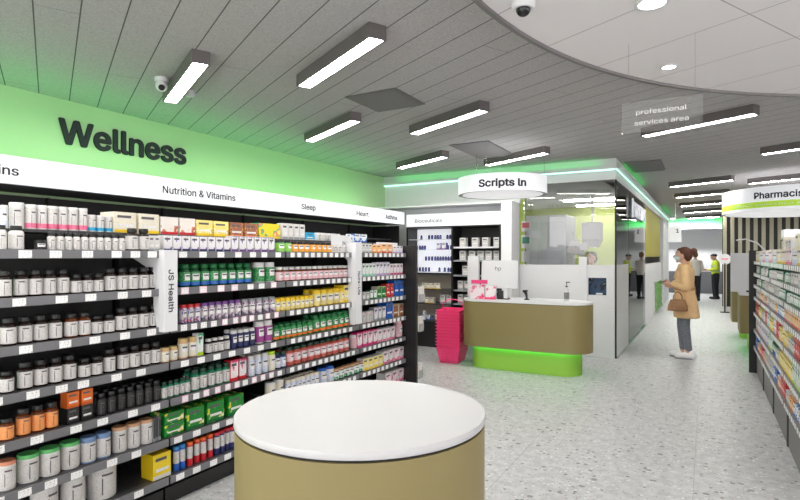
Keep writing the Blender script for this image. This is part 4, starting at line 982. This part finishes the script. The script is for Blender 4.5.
# ------------------------------------------------------------------ inside the office
t = thing('dispensing_cabinet', 'large white dispensing cabinet behind the office glass', 'cabinet', (-2.66, 10.3, 0))
q = MB(); q.box(-.52, .46, -.35, .45, 0, 2.32); q.obj('body', mat('office white', (226, 228, 232), .4), t, bevel=.01)
q = MB(); q.box(-.50, -.03, -.362, -.35, .1, 2.2); q.obj('door', mat('office pale panel', (214, 216, 222), .3), t, bevel=.004)
q = MB(); q.box(-.01, .44, -.362, -.35, .1, 2.2); q.obj('door', MATS['office pale panel'], t, bevel=.004)
t = thing('flap_monitor', 'white tilted flap monitor on an arm behind the office glass', 'monitor', (-2.02, 9.9, 1.62))
q = MB(); q.box(-.16, .16, -.015, .015, -.02, .24); o = q.obj('screen', white, t, bevel=.004); o.rotation_euler = (math.radians(-35), math.radians(12), 0)
q = MB(); q.tube([(-.12, .3, .4), (0, .18, .2), (0, .02, .12)], .02); q.obj('arm', alu, t)
t = thing('wall_dispenser', 'white boxy dispenser hanging above the pharmacist in the office', 'dispenser', (-1.86, 10.6, 1.78))
q = MB(); q.box(-.17, .17, -.12, .15, .08, .42); q.obj('body', white, t, bevel=.02)
q = MB(); q.quadgrid([[(-.17, -.12, .08), (.17, -.12, .08), (.17, .15, .08), (-.17, .15, .08)], [(-.05, -.1, -.05), (.1, -.1, -.05), (.1, .1, -.05), (-.05, .1, -.05)]], True, 0, False); q.obj('chute', alu, t)
q = MB(); q.tube([(0, 0, .42), (0, 0, .96)], .02); q.obj('hanger', white, t)
for z, h, c, lab in [(1.98, .17, (206, 80, 84), 'white notice with a red block on the green office jamb'), (1.70, .22, (40, 150, 120), 'white notice with a green block on the green office jamb'), (1.47, .18, (226, 226, 226), 'plain white notice lowest on the green office jamb')]:
    t = thing('wall_notice', lab, 'notice', (-2.61, 8.862, z), group=None)
    q = MB(); q.box(-.075, .075, -.004, 0, 0, h); q.obj('sheet', white, t)
    q = MB(); q.box(-.06, .06, -.006, -.004, h * .35, h * .85); q.obj('colour_block', label_mat(lab, c, (240, 240, 240), 60, .4), t)
t = thing('hatch_screen', 'dark blue screen seen in the hatch of the white office front', 'screen', (-1.47, 8.93, .96))
q = MB(); q.box(-.16, .16, 0, .03, -.01, .29); q.obj('display', blotch_mat('hatch picture', [(40, 74, 110), (24, 26, 34), (90, 120, 150), (30, 60, 96)], 7), t)
q = MB(); q.box(-.03, .06, -.05, -.01, .004, .03); q.obj('paper_slot', white, t)
t = thing('office_desk', 'white desk behind the office front', 'desk', (-1.95, 9.4, 0))
q = MB(); q.box(-.6, .6, -.4, .05, .72, .75); q.obj('top', white, t)
for sx in (-.57, .57): q = MB(); q.box(sx - .02, sx + .02, -.38, .03, 0, .72); q.obj('leg', white, t)

# side wall pieces
t = thing('brochure_rack', 'rack of green brochures low on the white side wall by the aisle', 'rack', (-1.19, 15.5, .04))
q = MB(); q.box(0, .03, 0, 2.8, 0, .03); q.box(0, .03, 0, 2.8, .83, .86); q.box(0, .03, 0, .03, 0, .86); q.box(0, .03, 2.77, 2.8, 0, .86); q.obj('frame', alu, t)
for i in range(5):
    q = MB(); z = .04 + i * .16
    b = len(q.v); q.v += [(.03, .05, z), (.03, 2.75, z), (.005, 2.75, z + .13), (.005, .05, z + .13)]; q.f.append((b, b + 1, b + 2, b + 3)); q.m.append(0); q.sm.append(False)
    o = q.obj('brochure_row', blotch_mat('leaf green print', [(70, 150, 50), (150, 200, 90), (40, 100, 40), (220, 235, 200)], 6), t); so = o.modifiers.new('s', 'SOLIDIFY'); so.thickness = .004
t = thing('number_sign', 'white hanging box sign with the numbers 1 and 2 above the woman', 'sign', (-.75, 17.0, 1.96))
q = MB(); q.box(-.17, .15, -.12, .12, 0, .44); q.obj('box', backlit, t, bevel=.004)
put_text('lettering', '1', .20, (.06, -.125, .26), 0, blk, t, depth=.001, bold=.004); put_text('lettering', '2', .20, (.154, 0, .20), PI / 2, blk, t, depth=.001, bold=.004)
q = MB(); q.tube([(0, 0, .44), (0, 0, 1.09)], .01); q.obj('hanger', white, t)
t = thing('side_glass_sign', 'white and blue projecting sign on the side of the glazed office', 'sign', (-1.15, 10.5, 2.27))
q = MB(); q.box(-.01, .01, 0, .10, 0, .34); q.obj('frame', backlit, t)
q = MB(); q.box(-.008, .008, .10, 2.4, .03, .30); q.obj('panel', blotch_mat('sign writing', [(230, 230, 244), (236, 236, 246), (90, 84, 150), (250, 250, 250)], 5), t)
t = thing('round_stand_sign', 'round white sign with a pink line on a black post in the far aisle', 'sign', (.455, 17.5, 0))
q = MB(); q.tube([(0, 0, 0.01), (0, 0, 1.37)], .018); q.obj('post', black, t)
q = MB(); q.lathe([(.12, 0), (.12, .02)], 16); q.obj('base', black, t)
q = MB(); q.lathe([(.15, -.01), (.15, .01)], 28); o = q.obj('disc', white, t, (0, 0, 1.48)); o.rotation_euler = (PI / 2, 0, 0)
q = MB(); q.box(-.08, .08, -.013, -.011, 1.47, 1.505); q.obj('pink_line', label_mat('pink print', (240, 120, 140), (255, 240, 240), 60), t)


# ------------------------------------------------------------------ people
def orient(d):
    return d.to_track_quat('Z', 'Y').to_matrix()
class Blob:
    """overlapping tapered limbs and ellipsoids fused into one continuous skin"""
    def __init__(s): s.q = MB()
    def ell(s, c, r, n=20, m=14, rot=None):
        b = len(s.q.v); s.q.ball((0, 0, 0), r, n, m)
        R3 = rot or Matrix.Identity(3)
        for i in range(b, len(s.q.v)): s.q.v[i] = tuple(R3 @ Vector(s.q.v[i]) + Vector(c))
    def limb(s, pts, rads, flat=1.0):
        for i in range(len(pts) - 1):
            a, c = Vector(pts[i]), Vector(pts[i + 1]); d = c - a; M = orient(d)
            rings = []
            for t_ in (0, .5, 1):
                p = a + d * t_; r = rads[i] * (1 - t_) + rads[i + 1] * t_
                rings.append([p + M @ Vector((r * math.cos(2 * PI * j / 14), r * flat * math.sin(2 * PI * j / 14), 0)) for j in range(14)])
            s.q.quadgrid(rings); s.q.ngon(rings[0][::-1]); s.q.ngon(rings[-1])
        for p, r in zip(pts, rads): s.ell(p, (r, r * 1.0, r), 14, 10)
    def loft(s, secs, n=28):
        rings = [[(cx + rx * math.cos(2 * PI * j / n), cy + ry * math.sin(2 * PI * j / n), z) for j in range(n)] for cx, cy, z, rx, ry in secs]
        s.q.quadgrid(rings); s.q.ngon(rings[0][::-1]); s.q.ngon(rings[-1])
    def done(s, name, m, parent, voxel=.012, smooth=4):
        o = s.q.obj(name, m)
        r = o.modifiers.new('r', 'REMESH'); r.mode = 'VOXEL'; r.voxel_size = voxel; r.use_smooth_shade = True
        k = o.modifiers.new('k', 'SMOOTH'); k.iterations = smooth; k.factor = .5
        dg = bpy.context.evaluated_depsgraph_get(); me = bpy.data.meshes.new_from_object(o.evaluated_get(dg)); me.name = name
        for p in me.polygons: p.use_smooth = True
        o.modifiers.clear(); o.data = me
        if parent: o.parent = parent
        return o
def hand(B, w, d, side, scale=1.0, hold=None):
    """palm and five bent fingers from wrist w along direction d; side = where the thumb goes"""
    d = Vector(d).normalized(); sd = Vector(side).normalized(); nrm = d.cross(sd).normalized(); w = Vector(w)
    p = w + d * .045
    B.limb([w, p + d * .03], [.022, .026])
    B.limb([w + sd * .018 + d * .03, p + sd * .026 + d * .035], [.016, .014]); B.limb([w - sd * .015 + d * .03, p - sd * .026 + d * .03], [.016, .013])
    for k, L in zip((-1.5, -.5, .5, 1.5), (.055, .07, .075, .066)):
        r0 = p + d * .035 + sd * k * .017
        B.limb([r0, r0 + d * L * .5 + nrm * .012, r0 + d * L * .75 + nrm * .034], [.0095, .009, .008])
    r0 = w + sd * .026 + d * .03
    B.limb([r0, r0 + sd * .024 + d * .025, r0 + sd * .022 + d * .055 + nrm * .012], [.012, .0105, .009])
def face(parent, c, s, mask=False, skin=None):
    eye = mat('eye white', (236, 234, 230), .3); iris = mat('eye iris', (50, 34, 24), .2)
    for sy in (-1, 1):
        q = MB(); q.ball((c[0] + .083 * s, c[1] + sy * .031 * s, c[2] + .004 * s), .0115 * s, 10, 8); o = q.obj('eye', eye, parent)
        q = MB(); q.ball((c[0] + .0925 * s, c[1] + sy * .031 * s, c[2] + .004 * s), .005 * s, 8, 6); q.obj('iris', iris, o)
        q = MB(); q.tube([(c[0] + .094 * s, c[1] + sy * .018 * s, c[2] + .026 * s), (c[0] + .096 * s, c[1] + sy * .034 * s, c[2] + .030 * s), (c[0] + .086 * s, c[1] + sy * .048 * s, c[2] + .024 * s)], .003 * s, 6); q.obj('eyebrow', mat('brow', (60, 42, 32), .8), parent)
    if not mask:
        q = MB(); q.tube([(c[0] + .088 * s, c[1] - .022 * s, c[2] - .058 * s), (c[0] + .097 * s, c[1], c[2] - .056 * s), (c[0] + .088 * s, c[1] + .022 * s, c[2] - .058 * s)], .005 * s, 6); q.obj('mouth', mat('lips', (176, 96, 88), .5), parent)
def head(B, c, s):
    x, y, z = c
    B.ell((x - .005, y, z + .022 * s), (.095 * s, .076 * s, .09 * s)); B.ell((x + .018 * s, y, z - .045 * s), (.07 * s, .058 * s, .068 * s))
    B.limb([(x + .09 * s, y, z + .0), (x + .112 * s, y, z - .028 * s)], [.010 * s, .015 * s]); B.ell((x + .062 * s, y, z - .098 * s), (.022 * s, .026 * s, .018 * s))
    for sy in (-1, 1): B.ell((x - .005 * s, y + sy * .078 * s, z - .012 * s), (.018 * s, .008 * s, .03 * s))
def shoe(m, parent, x, y, z0=0, solem=None):
    B = Blob(); B.ell((x + .02, y, z0 + .055), (.085, .05, .055)); B.ell((x + .13, y, z0 + .045), (.075, .05, .045)); B.ell((x - .05, y, z0 + .06), (.05, .045, .06)); B.limb([(x - .03, y, z0 + .06), (x - .03, y, z0 + .10)], [.046, .046])
    o = B.done('shoe', m, parent, .008, 3)
    q = MB(); q.prism([(x + .07 + .125 * math.cos(2 * PI * j / 24), y + .048 * math.sin(2 * PI * j / 24)) for j in range(24)], z0, z0 + .024, 0, True); q.obj('sole', solem or white, o)
def figure(name, label, loc, rz, h, skin, spec):
    """facing +x. spec(B, parent) adds pose and clothes"""
    t = thing(name, label, 'person', loc, rz); k = h / 1.68
    t.scale = (k, k, k)
    spec(t, mat(name + ' skin', skin, .55)); return t

skin1 = (222, 176, 152)
def woman(t, sk):
    B = Blob()
    head(B, (.03, 0, 1.565), 1.0)
    B.limb([(0, 0, 1.49), (-.02, 0, 1.36)], [.048, .056])
    B.loft([(-.01, 0, .90, .10, .155), (-.01, 0, 1.0, .095, .14), (0, 0, 1.1, .09, .125), (.005, 0, 1.22, .11, .145), (-.01, 0, 1.34, .095, .165), (-.015, 0, 1.40, .06, .09)])
    for sy in (-1, 1):
        fx = .03 if sy < 0 else -.05
        B.limb([(0, sy * .085, .90), (.02 + fx * .6, sy * .085, .50), (-.01 + fx, sy * .08, .09)], [.095, .06, .04])
        B.limb([(-.01 + fx, sy * .08, .06), (.10 + fx, sy * .085, .035)], [.036, .030])
    # both arms bent forward at the elbow; the near hand holds the phone
    for sy, el, wr in ((1, (-.03, .21, 1.10), (.17, .09, 1.13)), (-1, (-.03, -.21, 1.10), (.14, -.12, 1.08))):
        B.limb([(-.01, sy * .165, 1.35), el, wr], [.05, .038, .026])
        d = Vector(wr) - Vector(el); hand(B, wr, (d.x, d.y * .2, .03), (0, 0, 1))
    body = B.done('body', sk, t, .0062, 2)
    face(t, (.03, 0, 1.565), 1.0, mask=True)
    q = Blob(); q.ell((.07, 0, 1.515), (.055, .062, .05)); q.ell((.115, 0, 1.53), (.03, .03, .03)); q.done('face_mask', mat('pale mask', (208, 222, 226), .7), t, .007, 2)
    hairm = mat('auburn hair', (92, 52, 34), .6, noise=.3, nscale=60)
    q = Blob(); q.ell((-.005, 0, 1.605), (.10, .088, .088)); q.ell((-.045, 0, 1.56), (.07, .082, .085)); q.ell((.05, 0, 1.645), (.05, .065, .032)); q.ell((-.125, 0, 1.625), (.05, .05, .048)); q.ell((-.04, 0, 1.50), (.04, .05, .05)); q.done('hair', hairm, t, .008, 2)
    coat = mat('camel coat', (228, 190, 142), .85, noise=.06, nscale=12); coatd = mat('coat belt', (196, 150, 102), .85)
    q = Blob()
    q.loft([(-.03, 0, .62, .175, .215), (-.03, 0, .64, .18, .22), (-.015, 0, .85, .165, .205), (-.01, 0, 1.02, .14, .185), (0, 0, 1.10, .135, .18), (.005, 0, 1.22, .145, .19), (-.01, 0, 1.34, .125, .195), (-.015, 0, 1.405, .085, .12), (-.01, 0, 1.44, .065, .075)])
    for sy, el, wr in ((1, (-.03, .22, 1.09), (.12, .12, 1.13)), (-1, (-.03, -.22, 1.09), (.09, -.15, 1.08))):
        q.limb([(-.01, sy * .16, 1.36), el, wr], [.072, .070, .058])
    q.limb([(-.06, -.06, 1.44), (-.06, .06, 1.44)], [.035, .035]); q.limb([(.06, .05, 1.41), (.12, .05, 1.2)], [.028, .02]); q.limb([(.06, -.05, 1.41), (.12, -.05, 1.2)], [.028, .02])
    c = q.done('coat', coat, t, .010, 3)
    q = MB(); n = 40; q.quadgrid([[((-.003) + .146 * math.cos(2 * PI * j / n), .19 * math.sin(2 * PI * j / n), z) for j in range(n)] for z in (1.035, 1.08)]); o = q.obj('belt', coatd, c); so = o.modifiers.new('s', 'SOLIDIFY'); so.thickness = .012
    q = MB(); q.box(-.155, -.145, .02, .06, .78, 1.05); q.obj('belt_end', coatd, c)
    for sx, sy in ((.13, .11), (-.02, .2)):
        q = MB(); q.lathe([(.012, 0), (.012, .006)], 10); o = q.obj('button', mat('coat button', (110, 80, 56), .4), c, (sx, sy, 1.2)); o.rotation_euler = (-PI / 2, 0, 0)
    jean = mat('grey jeans', (112, 116, 126), .9, noise=.15, nscale=30)
    q = Blob(); 
    for sy in (-1, 1):
        fx = .03 if sy < 0 else -.05
        q.limb([(0, sy * .085, .88), (.02 + fx * .6, sy * .085, .50), (-.01 + fx, sy * .08, .15)], [.10, .070, .050])
    q.limb([(0, -.05, .90), (0, .05, .90)], [.11, .11]); q.done('trousers', jean, t, .010, 2)
    for sy in (-1, 1): shoe(mat('white trainers', (236, 236, 238), .5), t, -.01 + (.03 if sy < 0 else -.05) - .01, sy * .085, solem=mat('grey sole', (150, 150, 152), .6))
figure('person', 'woman in a camel coat and grey jeans looking at a phone in the aisle', (-.29, 9.38, 0), PI, 1.70, skin1, woman)
# things she holds (local +x is world -x here)
t = thing('smartphone', 'dark smartphone held by the woman in the camel coat', 'phone', (-.29 - .27, 9.38 - .09, 1.175))
q = MB(); q.box(-.07, .03, -.035, .035, 0, .009); o = q.obj('case', black, t, bevel=.002); o.rotation_euler = (0, math.radians(-18), 0)
q = MB(); q.box(-.065, .025, -.031, .031, .0092, .0098); q.obj('screen', mat('phone screen', (60, 70, 90), .1), o)
t = thing('handbag', 'brown leather handbag hanging from the arm of the woman in the camel coat', 'bag', (-.37, 9.38 - .275, .745)); t.scale = (.82, .9, .82)
bagm = mat('brown leather', (146, 106, 72), .6, noise=.12, nscale=30)
q = Blob(); q.loft([(0, 0, 0, .155, .045), (0, 0, .01, .17, .055), (0, 0, .10, .16, .055), (0, 0, .19, .125, .035), (0, 0, .21, .115, .022)]); q.done('body', bagm, t, .008, 2)
for sy in (-1, 1):
    q = MB(); q.tube([(-.075, sy * .02, .19), (-.07, sy * .018, .27), (-.035, sy * .014, .335), (0, sy * .012, .35), (.035, sy * .014, .335), (.07, sy * .018, .27), (.075, sy * .02, .19)], .0075, 8); q.obj('handle', bagm, t)

def hivis(t, sk):
    B = Blob(); head(B, (.06, 0, 1.555), 1.0); B.limb([(.03, 0, 1.48), (-.01, 0, 1.38)], [.05, .062])
    B.loft([(0, 0, .90, .11, .165), (0, 0, 1.1, .11, .155), (0, 0, 1.25, .12, .175), (-.01, 0, 1.36, .10, .18), (0, 0, 1.42, .06, .09)])
    for sy in (-1, 1):
        B.limb([(0, sy * .09, .90), (.01, sy * .10, .50), (-.01, sy * .11, .09)], [.10, .065, .045]); B.limb([(-.01, sy * .11, .05), (.10, sy * .12, .035)], [.036, .03])
        el = (.02, sy * .24, 1.10); wr = (.26, sy * .12, 1.06); B.limb([(0, sy * .18, 1.36), el, wr], [.055, .042, .028]); hand(B, wr, (1, -.2 * sy, .05), (0, 0, 1))
    B.done('body', sk, t, .0075, 2); face(t, (.06, 0, 1.555), 1.0)
    q = Blob(); q.loft([(0, 0, .92, .135, .185), (0, 0, 1.1, .13, .175), (0, 0, 1.25, .14, .19), (-.01, 0, 1.37, .115, .19), (0, 0, 1.425, .07, .10)]); c = q.done('vest', mat('hi vis yellow', (214, 236, 60), .7), t, .012, 2)
    q = Blob()
    for sy in (-1, 1): q.limb([(0, sy * .18, 1.36), (.02, sy * .245, 1.10), (.18, sy * .16, 1.07)], [.062, .056, .045])
    q.done('sleeves', mat('hi vis sleeve', (200, 220, 60), .7), t, .012, 2)
    q = MB()
    for z in (1.02, 1.2): q.quadgrid([[((-.002) + .146 * math.cos(2 * PI * j / 32), .193 * math.sin(2 * PI * j / 32), zz) for j in range(32)] for zz in (z, z + .05)])
    q.obj('reflective_bands', mat('reflective band', (200, 204, 206), .3), c)
    q = Blob(); 
    for sy in (-1, 1): q.limb([(0, sy * .09, .90), (.01, sy * .10, .50), (-.01, sy * .11, .13)], [.115, .085, .07])
    q.limb([(0, -.06, .93), (0, .06, .93)], [.12, .12]); q.done('trousers', mat('black trousers', (34, 34, 40), .9), t, .012, 2)
    for sy in (-1, 1): shoe(black, t, -.02, sy * .115, solem=black)
    q = Blob(); q.ell((.045, 0, 1.61), (.105, .09, .065)); q.ell((.14, 0, 1.605), (.06, .06, .010)); q.done('cap', mat('dark cap', (40, 42, 48), .8), t, .008, 2)
figure('person', 'person in a hi-vis yellow top and black trousers at the far end', (.30, 22.8, 0), PI + .25, 1.66, (206, 160, 136), hivis)
t = tag(MB().obj('x', black), '', ''); bpy.data.objects.remove(t)
q = MB(); q.box(-.22, .16, -.14, .14, 0, .03); o = q.obj('clipboard', mat('dark board', (44, 46, 54), .5), None, (-.08, 22.72, 1.06), .25, bevel=.004); o.rotation_euler = (0, math.radians(14), .25)
tag(o, 'dark board held by the person in the hi-vis yellow top', 'clipboard')
def woman2(t, sk):
    B = Blob(); head(B, (.05, 0, 1.56), 1.0); B.limb([(.02, 0, 1.48), (-.01, 0, 1.38)], [.046, .055])
    B.loft([(0, 0, .90, .10, .155), (0, 0, 1.1, .10, .135), (0, 0, 1.25, .115, .155), (-.01, 0, 1.35, .095, .16), (0, 0, 1.41, .06, .09)])
    for sy in (-1, 1):
        B.limb([(0, sy * .085, .90), (.01, sy * .09, .50), (-.01, sy * .09, .09)], [.095, .06, .042]); B.limb([(-.01, sy * .09, .05), (.10, sy * .10, .035)], [.036, .03])
        el = (.0, sy * .22, 1.10); wr = (.18, sy * .14, 1.0); B.limb([(0, sy * .165, 1.35), el, wr], [.05, .038, .026]); hand(B, wr, (1, 0, -.1), (0, 0, 1))
    B.done('body', sk, t, .0075, 2); face(t, (.05, 0, 1.56), 1.0)
    q = Blob(); q.loft([(0, 0, .86, .13, .185), (0, 0, 1.1, .12, .16), (0, 0, 1.25, .13, .175), (-.01, 0, 1.36, .11, .175), (0, 0, 1.415, .07, .10)])
    for sy in (-1, 1): q.limb([(0, sy * .165, 1.35), (0, sy * .225, 1.10), (.14, sy * .16, 1.02)], [.06, .052, .042])
    q.done('blouse', mat('cream blouse', (236, 230, 222), .8), t, .012, 2)
    q = Blob(); 
    for sy in (-1, 1): q.limb([(0, sy * .085, .90), (.01, sy * .09, .50), (-.01, sy * .09, .13)], [.105, .078, .06])
    q.limb([(0, -.05, .88), (0, .05, .88)], [.11, .11]); q.done('trousers', mat('black trousers', (34, 34, 40), .9), t, .012, 2)
    for sy in (-1, 1): shoe(black, t, -.02, sy * .095, solem=black)
    hm = mat('brown hair', (120, 84, 56), .7); q = Blob(); q.ell((.02, 0, 1.60), (.10, .088, .09)); q.ell((-.04, 0, 1.56), (.065, .075, .08)); q.ell((-.11, 0, 1.62), (.045, .045, .05)); q.done('hair', hm, t, .008, 2)
figure('person', 'person in a cream blouse and black trousers, half behind the coated woman', (-.33, 21.6, 0), PI / 2 + .3, 1.72, (214, 170, 146), woman2)
def man(t, sk):
    B = Blob(); head(B, (.05, 0, 1.56), 1.0); B.limb([(.02, 0, 1.48), (-.01, 0, 1.38)], [.05, .062])
    B.loft([(0, 0, .90, .11, .165), (0, 0, 1.1, .11, .155), (0, 0, 1.25, .12, .175), (-.01, 0, 1.36, .10, .18), (0, 0, 1.42, .06, .09)])
    for sy in (-1, 1):
        B.limb([(0, sy * .09, .90), (.01, sy * .10, .50), (-.01, sy * .11, .09)], [.10, .065, .045]); B.limb([(-.01, sy * .11, .05), (.10, sy * .12, .035)], [.036, .03])
        el = (.02, sy * .24, 1.10); wr = (.24, sy * .12, 1.0); B.limb([(0, sy * .18, 1.36), el, wr], [.055, .042, .028]); hand(B, wr, (1, -.2 * sy, -.1), (0, 0, 1))
    B.done('body', sk, t, .0075, 2); face(t, (.05, 0, 1.56), 1.0)
    q = Blob(); q.loft([(0, 0, .86, .135, .185), (0, 0, 1.1, .13, .175), (0, 0, 1.25, .14, .19), (-.01, 0, 1.37, .115, .19), (0, 0, 1.425, .07, .10)])
    for sy in (-1, 1): q.limb([(0, sy * .18, 1.36), (.02, sy * .245, 1.10), (.10, sy * .2, 1.06)], [.065, .06, .05])
    q.done('shirt', mat('blue shirt', (44, 96, 160), .8), t, .012, 2)
    q = Blob(); 
    for sy in (-1, 1): q.limb([(0, sy * .09, .90), (.01, sy * .10, .50), (-.01, sy * .11, .13)], [.115, .085, .07])
    q.limb([(0, -.06, .90), (0, .06, .90)], [.12, .12]); q.done('trousers', mat('black trousers', (34, 34, 40), .9), t, .012, 2)
    for sy in (-1, 1): shoe(black, t, -.02, sy * .115, solem=black)
    q = Blob(); q.ell((.015, 0, 1.625), (.10, .086, .068)); q.ell((-.035, 0, 1.56), (.075, .08, .08)); q.done('hair', mat('dark grey hair', (62, 56, 54), .8), t, .008, 2)
figure('person', 'person in a blue shirt behind the white office front, only the head showing', (-1.73, 9.85, 0), -PI / 2 - .25, 1.64, (206, 150, 124), man)
